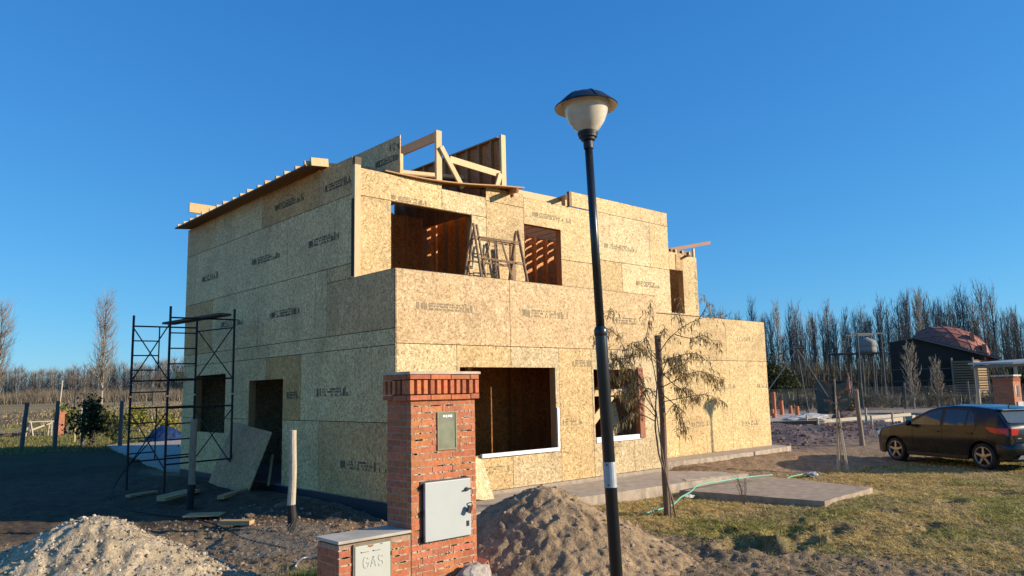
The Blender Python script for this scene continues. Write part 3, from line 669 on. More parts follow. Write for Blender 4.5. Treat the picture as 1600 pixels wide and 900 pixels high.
# low step wall at the left
LX0 = -3.31
brick_body(LX0, PX0-.004, PY0+.002, -3.72, -.22, .385, pil, 'low_wall', 'low_wall_mortar', seed=40)
mb = MB(); mb.box((LX0-.012, PY0-.006, .398), (PX0-.002, -3.70, .425)); mb.build('low_wall_cap', CONC2, pil, bevel=.006)
# meter window
mb = MB(); x0, x1, z0, z1 = -2.262, -2.028, 1.122, 1.49; y = PY0
t = .014
mb.box((x0, y-.014, z0), (x1, y+.012, z0+t)); mb.box((x0, y-.014, z1-t), (x1, y+.012, z1)); mb.box((x0, y-.0142, z0+t), (x0+t, y+.012, z1-t)); mb.box((x1-t, y-.0142, z0+t), (x1, y+.012, z1-t))
mw = mb.build('meter_window', simple('dull_olive_metal', (.19, .18, .10), .5, .2, var=.3, scale=25), pil)
mb = MB(); mb.box((x0+t, y-.008, z0+t), (x1-t, y-.004, z1-t)); mb.build('window_pane', simple('frosted_pane', (.22, .225, .15), .22, var=.30, scale=7, spec=.6), mw)
mb = MB()
for i in range(4): mb.box((x0+.07+i*.03, y-.0095, z1-.055-.004*(i % 2)), (x0+.09+i*.03, y-.0085, z1-.035))
mb.build('pane_sticker', FLASH, mw)
# big grey door, slightly proud of the brick
PAINT = simple('grey_white_enamel', (.47, .49, .46), .38, var=.06, scale=3)
dx0, dx1, dz0, dz1 = -2.437, -1.888, .296, .836
mb = MB(); mb.box((dx0-.028, PY0-.012, dz0-.015), (dx1+.004, PY0+.05, dz1+.012)); mb.build('door_frame_shadow', simple('frame_shadow_brown', (.055, .03, .022), .6), pil)  # wide dark left margin paints the shadow the door throws on the brick
mb = MB(); mb.box((dx0, PY0-.045, dz0), (dx1, PY0-.0125, dz1)); dr = mb.build('metal_door', PAINT, pil, bevel=.006)
for zz in (.80, .56, .33):
    mb = MB(); mb.lathe((dx0-.012, PY0-.035, zz-.022), [(.0, 0), (.011, 0), (.011, .044), (0, .044)], 10); mb.build('hinge', STEEL_D, dr)
mb = MB(); mb.lathe((-1.945, PY0-.046, .735), [(0, 0), (.02, 0), (.02, .012), (.011, .014), (.011, .03), (0, .03)], 16, (0, -1, 0)); mb.beam((-1.975, PY0-.07, .73), (-1.915, PY0-.07, .74), .016, .014); mb.build('door_handle', STEEL_D, dr)
mb = MB(); mb.box((-1.945, PY0-.052, .385), (-1.918, PY0-.045, .435)); mb.build('key_plate', STEEL_D, dr)
mb = MB(); mb.tube([(-1.91, PY0-.05, .60), (-1.905, PY0-.085, .61), (-1.89, PY0-.085, .58), (-1.895, PY0-.05, .565)], .006, 8); mb.build('hasp', simple('tan_metal', (.45, .36, .22), .5, .3), dr)
pl = MB(); pl.beam((-1.925, PY0-.085, .575), (-1.955, PY0-.085, .515), .024, .042, (1, 0, .5)); o = pl.build('padlock', STEEL_D); tag(o, 'small dark padlock hanging on the grey metal door of the brick pillar', 'padlock')
# small gas door with embossed lettering
gx0, gx1, gz0, gz1 = -3.165, -2.805, -.06, .362
mb = MB()
for lo, hi in (((gx0-.012, gz1-.0), (gx1+.016, gz1+.018)), ((gx0-.014, gz0), (gx0-.002, gz1)), ((gx1+.002, gz0), (gx1+.018, gz1))): mb.box((lo[0], PY0-.016, lo[1]), (hi[0], PY0+.02, hi[1]))
gf = mb.build('gas_door_frame', simple('olive_frame', (.20, .175, .11), .6, var=.3, scale=20), pil)
mb = MB(); mb.box((gx0, PY0-.022, gz0), (gx1, PY0+.006, gz1)); gd = mb.build('gas_door', simple('cream_plastic', (.50, .50, .43), .45, var=.05, scale=4), pil, bevel=.004)
LETM = simple('cream_letters', (.52, .52, .45), .45, var=.04)
LET = {'G': [(1, .82, .75, 1), (.75, 1, .25, 1), (.25, 1, 0, .8), (0, .8, 0, .2), (0, .2, .25, 0), (.25, 0, .75, 0), (.75, 0, 1, .2), (1, .2, 1, .48), (1, .48, .55, .48)],
       'A': [(0, 0, .5, 1), (.5, 1, 1, 0), (.2, .36, .8, .36)],
       'S': [(1, .85, .75, 1), (.75, 1, .25, 1), (.25, 1, 0, .8), (0, .8, .2, .55), (.2, .55, .8, .45), (.8, .45, 1, .2), (1, .2, .75, 0), (.75, 0, .25, 0), (.25, 0, 0, .15)]}
for q, ch_ in enumerate('GAS'):
    mb = MB(); xo = gx0+.085+q*.075; zo = .175
    for x_0, z_0, x_1, z_1 in LET[ch_]: mb.beam((xo+x_0*.05, PY0-.0235, zo+z_0*.085), (xo+x_1*.05, PY0-.0235, zo+z_1*.085), .005, .011, (1, 0, 0) if abs(x_1-x_0) < abs(z_1-z_0)*.5 else (0, 0, 1))
    mb.build('raised_letter', LETM, gd)
mb = MB()
for xx in (-3.11, -2.99):
    mb.box((xx, PY0-.0232, .302), (xx+.012, PY0-.0218, .312)); mb.box((xx+.012, PY0-.0229, .304), (xx+.08, PY0-.0218, .3075))
mb.build('vent_slots', STEEL_D, gd)
mb = MB()
for (cx, rr_) in ((-3.01, .028), (-2.90, .013)): mb.prism([(cx+rr_*math.cos(a)*1.1, PY0-.0235, gz1-.002-(rr_*.7*abs(math.sin(a)))) for a in [math.pi*k/8 for k in range(9)]], (0, .0015, 0))
mb.build('rust_patch', simple('rust', (.34, .14, .03), .8, var=.4, scale=40), gd)
mb = MB(); mb.box((gx1+.004, PY0-.024, .24), (gx1+.014, PY0-.010, .275)); mb.build('latch', STEEL_D, gf)
# hollow clay brick and a lump of rubble at its foot
HC = simple('hollow_clay', (.50, .19, .10), .85, var=.25, scale=25, bump=.003)
def hollow_brick(loc, rot, label):
    L, Wd, H = .33, .18, .12; mb = MB(); t = .012; nx, nz = 3, 2
    ws = [-Wd/2+i*(Wd-t)/nx for i in range(nx+1)]; hs_ = [-H/2+i*(H-t)/nz for i in range(nz+1)]
    for w in ws: mb.box((-L/2, w, -H/2), (L/2, w+t, H/2))
    for h in hs_:
        for i in range(nx): mb.box((-L/2+.001, ws[i]+t, h), (L/2-.001, ws[i+1], h+t))
    mb.box((-.01, -Wd/2+t+.001, -H/2+t), (0, Wd/2-t-.001, H/2-t))
    o = mb.build('hollow_brick', HC); o.location = loc; o.rotation_euler = rot; return tag(o, label, 'brick')
hollow_brick((-1.665, -3.86, -.085), (R_(28), R_(6), R_(-76)), 'hollow clay brick with square holes lying at the right foot of the brick pillar')
def rock(name, loc, size, seed, mat, label=None, cat=None, sub=3, amp=.35):
    bm = bmesh.new(); bmesh.ops.create_icosphere(bm, subdivisions=sub, radius=1); r = random.Random(seed); o3 = Vector((r.uniform(0, 50), r.uniform(0, 50), r.uniform(0, 50)))
    from mathutils import noise as mn
    for v in bm.verts:
        p = v.co.copy(); k = 1+amp*mn.noise(p*1.3+o3)+amp*.5*mn.noise(p*3.1+o3); v.co = Vector((p.x*size[0], p.y*size[1], p.z*size[2]))*k
    me = D.meshes.new(name); bm.to_mesh(me); bm.free(); me.materials.append(mat); o = D.objects.new(name, me); COL.objects.link(o); o.location = loc
    if label: tag(o, label, cat)
    return o
RUB = simple('mortar_rubble', (.36, .31, .26), .95, var=.5, scale=18, bump=.02)
o = rock('mortar_lump', (-1.93, -4.22, -.10), (.20, .11, .15), 4, RUB, 'rough lump of hardened mortar in front of the brick pillar', 'rubble', 4, .3)
# ---------------------------------------------------------------- street lamp
POLEP = simple('black_pole_paint', (.020, .023, .026), .30, .15, var=.35, scale=6, spec=.6)
CAPP = simple('black_lamp_hat', (.022, .024, .028), .38, .1, var=.5, scale=12)
def globe_mat():
    k = NB('opal_globe'); f = k.noise(k.pos(), 7, 4, .6); k.b.inputs['Transmission Weight'].default_value = .0
    k.b.inputs['Subsurface Weight'].default_value = .6; k.b.inputs['Subsurface Radius'].default_value = (.10, .08, .05)
    return k.fin(k.ramp(f, [(.3, (.60, .52, .40)), (.7, (.76, .69, .56))]), .16, 0, .6)
GLOBE = globe_mat(); INHAT = simple('cream_hat_lining', (.62, .54, .42), .5, var=.1)
def street_lamp(top, base, label):
    T = Vector(top); Bs = Vector(base); ax = (T-Bs).normalized()
    root = thing('street_lamp', base, label, 'street lamp')
    L = (T-Bs).length                                   # T is the middle of the globe
    p = lambda h: Bs+ax*h
    mb = MB(); mb.tube([p(-.3), p(2.33), p(2.335)], [.047, .047, .047], 20); o = mb.build('lower_pole', POLEP, root, smooth=True)
    mb = MB(); mb.lathe(p(2.30), [(.046, 0), (.052, .01), (.052, .05), (.040, .075), (.034, .08)], 20, ax); mb.tube([p(2.335), p(L-.25)], [.034, .032], 20); mb.build('upper_pole', POLEP, root, smooth=True)
    g = L-.20
    mb = MB(); mb.lathe(p(g-.145), [(.034, 0), (.040, .002), (.040, .055), (.038, .065), (.056, .07), (.060, .088), (.064, .09), (.074, .094), (.077, .114), (.080, .116), (.083, .136), (.076, .142), (.0, .143)], 28, ax); mb.build('neck', STEEL_D, root, smooth=False)
    mb = MB(); mb.lathe(p(g+.012), [(.076, -.014), (.108, .018), (.143, .07), (.168, .13), (.183, .19), (.189, .238), (.180, .245)], 40, ax); mb.build('globe', GLOBE, root, smooth=True)
    hat = [(.257, .205), (.254, .213), (.228, .232), (.198, .262), (.165, .290), (.12, .312), (.06, .327), (0, .331)]
    mb = MB(); mb.lathe(p(g), hat, 40, ax); h = mb.build('hat', CAPP, root, smooth=True)
    mb = MB(); mb.lathe(p(g-.004), [(.255, .204), (.222, .222), (.188, .245), (.0, .25)], 40, ax); mb.build('hat_lining', INHAT, h, smooth=True)
    for k in range(6):
        a = ax.orthogonal().normalized(); a.rotate(Matrix.Rotation(k*math.pi/3+.3, 3, ax)); mb = MB(); mb.tube([p(g)+a*r_+ax*(z_+.003) for r_, z_ in hat[1:7]], .004, 6); mb.build('hat_rib', CAPP, h)
    return root, p
lamp, lp = street_lamp((-2.2515, -6.144, 3.94), (-2.166, -6.222, -.22), 'black street lamp with an opal globe in front of the house')
mb = MB(); a = lp(1.15); b = lp(1.34); dcam = (Vector((CAM.x, CAM.y, 0))-Vector((-2.19, -6.2, 0))).normalized(); sd = Vector((-dcam.y, dcam.x, 0))
vs = []
for k in range(9):
    an = -1.25+k*2.5/8; q = (dcam*math.cos(an)+sd*math.sin(an))*.0515; vs += [a+q, b+q]
mb.add(vs, [(2*i, 2*i+1, 2*i+3, 2*i+2) for i in range(8)]); pl = mb.build('metal_plate', simple('plate_alu', (.40, .42, .43), .5, .3, var=.15, scale=20), lamp)
mb = MB()
for h in (1.17, 1.32):
    q = dcam*math.cos(-.35)+sd*math.sin(-.35); c = lp(h)+q*.0505; mb.lathe(c, [(0, .006), (.006, .006), (.007, 0)], 8, q)
mb.build('rivet', STEEL_D, pl)
street_lamp((16.26, -4.95, 3.95), (16.26, -4.95, -.25), 'second black street lamp, standing beside the parked car near the right edge')

# ---------------------------------------------------------------- fence posts by the house
def post(loc, h, r0, r1, mat, label, tar=0, lean=(0, 0), seed=0, cat='post', name='wooden_post', group=None):
    rr = random.Random(seed); root = thing(name, loc, label, cat, group); n = 9
    P = [Vector((loc[0]+lean[0]*t+rr.uniform(-.008, .008), loc[1]+lean[1]*t+rr.uniform(-.008, .008), loc[2]-.15+(h+.15)*t)) for t in [i/n for i in range(n+1)]]
    R = [(r0+(r1-r0)*i/n)*rr.uniform(.93, 1.07) for i in range(n+1)]
    mb = MB(); mb.tube(P, R, 12); mb.build('pole', mat, root, smooth=False)
    if tar:
        m = MB(); k = max(2, int((tar+.15)/(h+.15)*n)+1); m.tube(P[:k], [q*1.03 for q in R[:k]], 12); m.build('tarred_foot', TAR, root)
    return root
WHITEW = make_wood('grey_debarked_wood', (.34, .28, .20), (.58, .50, .38), .8)
post((-1.55, .30, gz(-1.55, .30)), 1.42, .062, .052, WHITEW, 'pale debarked post with a tarred foot standing in the sun left of the brick pillar', .42, (-.01, .0), 3)
post((-1.80, 3.55, gz(-1.80, 3.55)), 1.50, .062, .056, ROUGH, 'shaded round post with a tarred foot in front of the scaffold', .45, (.03, 0), 8)

# ---------------------------------------------------------------- scaffold
SA = Vector((-1.93, 6.66, -.12)); SB = Vector((-1.645, 5.34, -.12)); SD = Vector((-.35, 5.40, -.10)); SCc = Vector((-.62, 6.74, -.10))
scf = thing('scaffold', (-1.1, 6.0, -.12), 'dark steel tube scaffold tower of two lifts standing against the side wall', 'scaffold')
def stube(name, p, q, r=.021, parent=None):
    mb = MB(); mb.tube([p, q], r, 8); return mb.build(name, STEEL_D, parent or scf)
def sframe(p, q, z0, z1, sub):
    """one ladder frame between legs p and q: two legs, cross rails, a short inner leg with rungs beside p"""
    up = Vector((0, 0, 1)); fr = None; mb = MB(); d = q-p
    fr = stube('leg', p+up*z0, p+up*z1, .024); stube('leg', q+up*z0, q+up*z1, .024)
    i = p+d*.40
    for zz in (z1-.22, z0+.55) if sub else (z1-.22, z0+.30):
        stube('rail', p+up*zz, q+up*zz, .016, fr)
    stube('inner_leg', i+up*(z0+.55), i+up*(z1-.22), .014, fr)
    for k in range(1, 4): zz = z1-.22-k*.30; stube('rung', p+up*zz, i+up*zz, .013, fr)
    return fr
sframe(SA, SCc, 0, 1.83, True); sframe(SB, SD, 0, 1.83, True)
sframe(SA, SCc, 1.86, 3.50, False); sframe(SB, SD, 1.86, 3.58, False)
U = Vector((0, 0, 1))
for p, q in ((SA, SB), (SCc, SD)):
    for z0, z1 in ((.45, 1.55), (2.15, 3.25)):
        stube('cross_brace', p+U*z0, q+U*z1, .012); stube('cross_brace', p+U*z1, q+U*z0, .012)
stube('guard_rail', SA+U*1.93, SB+U*1.93, .014)
stube('guard_rail', SD+U*3.2, SCc+U*3.2, .014)
def plank(p, q, w, h, label, mat=ROUGH, ti=(1, 1, 1), name='plank', cat='plank', up=(0, 0, 1)):
    mb = MB(); mb.ti = ti; mb.beam(p, q, w, h, up); return tag(mb.build(name, mat), label, cat)
plank((-1.04, 7.30, 3.30), (-.74, 4.92, 3.31), .27, .045, 'dark plank lying across the top rails of the scaffold', ti=(.35, .35, .36))
# strand board leaning by the door
board('strand_board', (-.32, 5.05, .47), (.0+.05, 1.95, .16), (.48, -.02, 1.20), .015, 'large strand board leaning against the side wall left of the doorway', 'board', (.98, .62, .45))
plank((-.12, 4.15, -.02), (.05, 4.35, .55), .05, .03, 'thin batten leaning in the side doorway', PINE, (.8, .7, .6))
# lumber and planks lying on the shaded earth
for i, (p, q, w, h, lb) in enumerate((((-1.95, 4.6, .03), (-1.25, 5.2, .06), .14, .05, 'pale plank lying in the shade at the foot of the scaffold'), ((-2.1, 4.1, .0), (-1.2, 4.9, .02), .16, .05, 'plank lying in the shade beside the dark foot of the round post'),
        ((-2.15, 5.8, -.06), (-1.55, 6.1, -.02), .12, .04, 'short plank lying behind the scaffold leg'), ((-1.3, 3.5, .04), (-.5, 4.3, .10), .12, .06, 'grey timber lying on the earth bank before the doorway'), ((-2.2, 2.6, -.10), (-1.75, 2.25, -.09), .35, .02, 'thin board lying flat behind the gravel heap'), ((-2.15, 1.3, -.10), (-1.85, .95, -.09), .16, .06, 'short timber offcut with an orange end lying behind the gravel heap'))):
    z = max(gz(p[0], p[1]), gz(q[0], q[1]))+h/2+.01; plank((p[0], p[1], z), (q[0], q[1], z), w, h, lb, PINE, (.9, .82, .70))
for i, (x, y, s) in enumerate(((-.9, 1.9, .10), (-1.1, 1.2, .07), (-.55, .8, .06), (-1.6, 1.6, .06), (-2.0, .6, .05))):
    rock('earth_clod', (x, y, gz(x, y)+s*.3), (s*1.4, s, s*.7), 20+i, simple('clod', (.16, .11, .075), .95, var=.4, scale=20) if i == 0 else D.materials['clod'], 'dry lump of earth on the bank along the side wall', 'earth clod')['group'] = 'lumps of earth by the side wall'

# ---------------------------------------------------------------- heaps
def heap(name, c, rad, h, mat, colfn, label, cat, seed, amp=.10, ridge=(1, 0, 1.0), n=150, shp=1.25):
    t = np.linspace(-1.25, 1.25, n); X, Y = np.meshgrid(t, t); x = c[0]+X*rad; y = c[1]+Y*rad
    rx, ry, rl = ridge; u = X*rx+Y*ry; v = -X*ry+Y*rx
    d = np.sqrt((u/rl)**2+v**2)*(1+.30*(fbm(x*1.1, y*1.1, 3, seed)-.5))
    z = h*np.clip(1-d**shp, -.5, 1)
    z = np.where(z > h*.86, h*.86+(z-h*.86)*.45, z)
    z += amp*(fbm(x*2.3, y*2.3, 5, seed+3, .55)-.5)+amp*.45*(fbm(x*9, y*9, 3, seed+5, .6)-.5)
    base = ground_z(x.ravel(), y.ravel()).reshape(x.shape)
    z = base+np.where(z < .0, z*.4-.03, z)
    P = np.stack([x.ravel(), y.ravel(), z.ravel()], 1)
    o = grid_mesh(name, P, n, n, colfn(P), mat); tag(o, label, cat)
    return o, (t, x, y, z, c, rad, n)
def hz(hp, x, y):
    t, X, Y, Z, c, rad, n = hp
    i = np.clip(((x-c[0])/rad+1.25)/2.5*(n-1), 0, n-1.001); j = np.clip(((y-c[1])/rad+1.25)/2.5*(n-1), 0, n-1.001)
    i0 = i.astype(int); j0 = j.astype(int); return Z[np.clip(j0, 0, n-1), np.clip(i0, 0, n-1)]
gcol = lambda P: np.array((.52, .41, .27))*(.65+.6*fbm(P[:, 0]*3, P[:, 1]*3, 4, 91))[:, None]*(1-.35*sstep(.5, .65, fbm(P[:, 0]*1.2, P[:, 1]*1.2, 3, 93)))[:, None]
gh, gH = heap('gravel_heap', (-4.78, -2.35), 1.25, .92, GROUND, gcol, 'heap of pale gravel and sand in the left foreground', 'gravel heap', 101, .08, (-.80, .60, 1.45), 170, 1.05)
dcol = lambda P: np.array((.38, .265, .155))*(.78+.4*fbm(P[:, 0]*2.6, P[:, 1]*2.6, 4, 95))[:, None]
dh, dH = heap('earth_mound', (-.42, -3.66), 1.46, .90, GROUND, dcol, 'mound of brown earth between the brick pillar and the street lamp', 'earth mound', 121, .075, (.74, -.67, 1.08), 190, 1.0)
def stones(name, hp, n, smin, smax, cols, parent, seed, xr, yr, power=3):
    """loose stones bedded in a heap, past counting"""
    g = np.random.default_rng(seed)
    ph = (1+5**.5)/2; I = np.array([(-1, ph, 0), (1, ph, 0), (-1, -ph, 0), (1, -ph, 0), (0, -1, ph), (0, 1, ph), (0, -1, -ph), (0, 1, -ph), (ph, 0, -1), (ph, 0, 1), (-ph, 0, -1), (-ph, 0, 1)])/1.9
    Fi = np.array([(0, 11, 5), (0, 5, 1), (0, 1, 7), (0, 7, 10), (0, 10, 11), (1, 5, 9), (5, 11, 4), (11, 10, 2), (10, 7, 6), (7, 1, 8), (3, 9, 4), (3, 4, 2), (3, 2, 6), (3, 6, 8), (3, 8, 9), (4, 9, 5), (2, 4, 11), (6, 2, 10), (8, 6, 7), (9, 8, 1)])
    x = g.uniform(*xr, n); y = g.uniform(*yr, n); s = smin+(smax-smin)*g.uniform(0, 1, n)**power
    z = hz(hp, x, y) if hp else ground_z(x, y); gr = ground_z(x, y); k = (z > gr+.02) if hp else np.ones(n, bool)
    x, y, z, s = x[k], y[k], z[k], s[k]; n = len(x)
    V = I[None]*g.uniform(.75, 1.25, (n, 12, 1))*g.uniform(.6, 1.3, (n, 1, 3))*np.array((1, 1, .75))*s[:, None, None]
    a = g.uniform(0, 6.28, n); ca, sa = np.cos(a)[:, None], np.sin(a)[:, None]; V = np.stack([V[..., 0]*ca-V[..., 1]*sa, V[..., 0]*sa+V[..., 1]*ca, V[..., 2]], -1)
    V += np.stack([x, y, z+s*.22], 1)[:, None]
    T = V[:, Fi].reshape(-1, 3); c = np.array(cols)[g.integers(0, len(cols), n)]*g.uniform(.6, 1.25, (n, 1))
    o = tri_mesh(name, T, np.repeat(c, 20, 0), STONE); o['kind'] = 'stuff'
    if parent: attach(o, parent)
    return o
STONE = tint_mat('stones', .85)
GC = [(.47, .38, .26), (.40, .33, .23), (.52, .44, .32), (.34, .28, .19), (.62, .54, .42), (.42, .32, .21), (.38, .33, .26)]
stones('loose_gravel', gH, 24000, .004, .024, GC, gh, 1, (-6.8, -3.2), (-4.2, -.6), 4)
stones('pebbles', gH, 160, .018, .05, GC, gh, 2, (-6.8, -3.2), (-4.2, -.6), 3)
tag(stones('scattered_gravel', None, 2800, .006, .032, [(.24, .19, .14), (.28, .22, .16), (.18, .14, .10)], None, 5, (-4.8, -1.0), (-3.0, 2.5), 3), 'small stones scattered over the bare ground around the gravel heap', 'gravel')
stones('earth_clods', dH, 2600, .005, .030, [(.36, .26, .17), (.42, .31, .20), (.26, .19, .125)], dh, 3, (-2.4, 1.9), (-5.9, -1.7), 4)
tag(stones('soil_crumbs', None, 3500, .004, .020, [(.20, .145, .095), (.15, .105, .07), (.24, .18, .12)], None, 6, (-1.5, 4.5), (-6.6, -3.6), 4), 'crumbs of dark soil scattered at the near edge of the lawn', 'soil')
tag(stones('rubble_crumbs', None, 6000, .01, .07, [(.20, .15, .125), (.26, .19, .15), (.15, .11, .09)], None, 8, (15, 30), (1.5, 12), 4), 'rubble crumbs on the dug-up earth before the far foundation', 'rubble')
tag(stones('brick_crumbs', None, 420, .008, .03, [(.34, .19, .12), (.28, .2, .14), (.36, .25, .17)], None, 9, (-1.9, -.2), (-.6, 1.6), 3), 'broken brick crumbs on the sunny ground beside the debarked post', 'rubble')

# ---------------------------------------------------------------- wire netting lying on the ground
net = MB(); g0 = (-3.0, -1.5)
def npt(u, v):
    x = -2.75+u*.62+v*.42; y = -1.35+u*1.35-v*.55; zz = gz(x, y)+.05+.10*(.5+.5*math.sin(u*4.2+v*2.3))*(.4+.6*math.sin(u*2.9)**2); return Vector((x, y, zz))
for i in range(34):
    for sgn in (1, -1):
        pts = []
        for k in range(23):
            u = k/22*1.5; v = (i/33*1.9-.45)+(sgn*.028 if k % 2 else -sgn*.028)
            pts.append(npt(u, v))
        net.tube(pts, .0016, 3, cap=False)
tag(net.build('wire_netting', simple('old_wire', (.30, .29, .27), .6, .4)), 'slack chain link netting lying on the ground behind the low brick wall', 'wire netting')
def hose(name, pts, r, mat, label, cat):
    mb = MB(); P = [Vector(p) for p in pts]; out_ = []
    for i in range(len(P)-1):
        a, b, c, d = P[max(i-1, 0)], P[i], P[i+1], P[min(i+2, len(P)-1)]
        for k in range(6):
            t = k/6; out_.append(.5*((2*b)+(c-a)*t+(2*a-5*b+4*c-d)*t*t+(3*b-a-3*c+d)*t**3))
    out_.append(P[-1]); mb.tube(out_, r, 6); return tag(mb.build(name, mat, smooth=True), label, cat)
hose('black_cable', [(x, y, gz(x, y)+z) for x, y, z in ((-1.2, 7.6, .9), (-1.9, 7.3, .25), (-2.3, 6.2, .03), (-2.5, 4.8, .03), (-2.45, 3.4, .03), (-2.2, 2.0, .03), (-2.25, .7, .04), (-2.5, -.3, .12), (-2.2, -.9, .03))], .012, BLACK, 'black cable trailing over the shaded ground behind the gravel heap', 'cable')
hose('pale_pipe', [(x, y, gz(x, y)+.03) for x, y in ((-2.6, -1.9), (-2.3, -1.5), (-2.0, -1.6), (-1.7, -1.2))], .012, GALV, 'thin pale wire along the ground beside the low brick wall', 'wire')
GREENP = simple('green_hose', (.16, .50, .34), .4, var=.12)
hose('garden_hose', [(2.6, -2.75, -.17), (3.4, -2.62, -.16), (4.1, -2.3, -.14), (4.75, -2.05, -.13), (5.1, -1.98, -.055), (5.9, -1.98, -.055), (6.6, -2.02, -.055), (7.25, -2.2, -.055)], .013, GREENP, 'green garden hose running from the young tree over the concrete pad', 'hose')
hose('garden_hose', [(7.72, -2.25, -.16), (8.3, -2.1, -.17), (8.8, -2.15, -.17)], .012, GREENP, 'end of the green hose in the grass beyond the concrete pad', 'hose')
rock('plastic_bottle_heap', (8.75, -2.25, gz(8.75, -2.25)+.04), (.16, .10, .07), 33, simple('grey_plastic', (.30, .32, .33), .4, var=.4, scale=20), 'crumpled grey plastic lying in the grass at the hose end', 'litter', 3, .4)
rock('white_rag', (4.72, -2.02, gz(4.72, -2.02)+.03), (.12, .08, .04), 35, simple('white_rag', (.55, .52, .47), .9, var=.2), 'dirty white rag beside the green hose at the corner of the pad', 'litter', 3, .5)

# ---------------------------------------------------------------- trestles on the balcony
def trestle(loc, rz, label):
    root = thing('metal_trestle', (0, 0, 0), label, 'trestle', 'metal trestles standing on the balcony'); H = 2.05
    zb = 0
    for s in (-1, 1):
        for t in (-1, 1):
            mb = MB(); mb.tube([(s*.58, t*.48, 0), (s*.56, t*.03, H)], .023, 8); mb.build('leg', STEEL_R, root)
    for t in (-1, 1):
        for zz in (.75, 1.38, 1.80):
            mb = MB(); k = .48-.45*zz/H; mb.tube([(-.56, t*k, zz), (.56, t*k, zz)], .013, 6); mb.build('rail', STEEL_R, root)
        mb = MB(); mb.tube([(-.22, t*.31, .75), (-.10, t*.085, 1.80)], .011, 6); mb.tube([(.22, t*.31, .75), (.06, t*.085, 1.80)], .011, 6); mb.build('strut', STEEL_R, root)
    root.location = loc; root.rotation_euler = (0, 0, rz); return root
trestle((2.88, .82, 2.745), R_(4), 'rusty metal trestle on the balcony, the one towards the wall')
trestle((2.76, .72, 2.745), R_(-1), 'rusty metal trestle on the balcony, the one towards the parapet')
plank((3.55, B-.2, 2.8), (3.50, B-.28, 4.62), .04, .14, 'brown board standing upright between trestles and balcony wall', PINE, (.45, .32, .22), up=(1, 0, 0))
plank((2.48, B-.28, 2.8), (2.46, B-.16, 4.30), .05, .10, 'upright pale timber beside the upper left window hole', PINE, (1.05, .95, .8), up=(1, 0, 0))
# ---------------------------------------------------------------- young tree tied to a stake
BARK = simple('grey_brown_bark', (.20, .15, .105), .9, var=.35, scale=25, bump=.004)
STAKE = make_wood('brown_stake', (.15, .085, .05), (.24, .145, .09), .8)
def leaves_mesh(name, pts, parent, cols, L=(.07, .13), Wd=.011, seed=0, droop=.9, folded=True):
    """individual hanging leaves: each a folded, curled blade of four faces"""
    g = random.Random(seed); mb = MB()
    for p in pts:
        p = Vector(p); ln = g.uniform(*L); a = g.uniform(0, 6.28); k = g.uniform(.55, 1)*droop
        o = Vector((math.cos(a), math.sin(a), 0)); d1 = (o*(1-k*.6)+Vector((0, 0, -k*.55))).normalized(); d2 = (o*(.35-.3*k)+Vector((0, 0, -1))).normalized()
        sd = d1.cross(Vector((0, 0, 1))); sd = sd.normalized() if sd.length > .01 else Vector((1, 0, 0)); sd.rotate(Matrix.Rotation(g.uniform(-1, 1), 3, d1))
        w = Wd*g.uniform(.7, 1.4); m1 = p+d1*ln*.4; m2 = m1+d2*ln*.6; c = g.choice(cols); q = g.uniform(.6, 1.3); mb.ti = tuple(x*q for x in c)
        up = d1.cross(sd)*w*.6
        mb.add([p, m1+sd*w+up, m1, m1-sd*w+up, m2], [(0, 1, 2), (0, 2, 3), (1, 4, 2), (2, 4, 3)])
    return mb.build(name, LEAF, parent)
yt_base = Vector((2.93, -2.90, gz(2.93, -2.9)))
RV = Vector((.738, -.675, 0)); FV = Vector((.675, .738, 0))
def Lp(u, v, d=0.): return yt_base+RV*((u-1040)/100.)+FV*d+Vector((0, 0, (795-v)/101.))
post(tuple(yt_base+FV*.06), 2.74, .052, .050, STAKE, 'tall brown square stake supporting the young tree', 0, (-.03, 0), 5, 'stake', 'tree_stake')
yt = thing('young_tree', tuple(yt_base), 'young slender tree with dry drooping leaves tied to a brown stake in the lawn', 'tree')
mb = MB()
mb.tube([Lp(1052, 800), Lp(1047, 770, -.03), Lp(1038, 735, -.07), Lp(1029, 700, -.06), Lp(1025, 660, -.08), Lp(1028, 620, -.07), Lp(1033, 580, -.07), Lp(1037, 550, -.06)], [.017, .016, .015, .014, .013, .011, .009, .007], 8)
mb.tube([Lp(1043, 800, -.06), Lp(1042, 760, -.09), Lp(1036, 720, -.1), Lp(1030, 670, -.12), Lp(1026, 625, -.12)], [.013, .012, .011, .010, .008], 7)
yt_trunk = mb.build('trunk', BARK, yt, smooth=True)
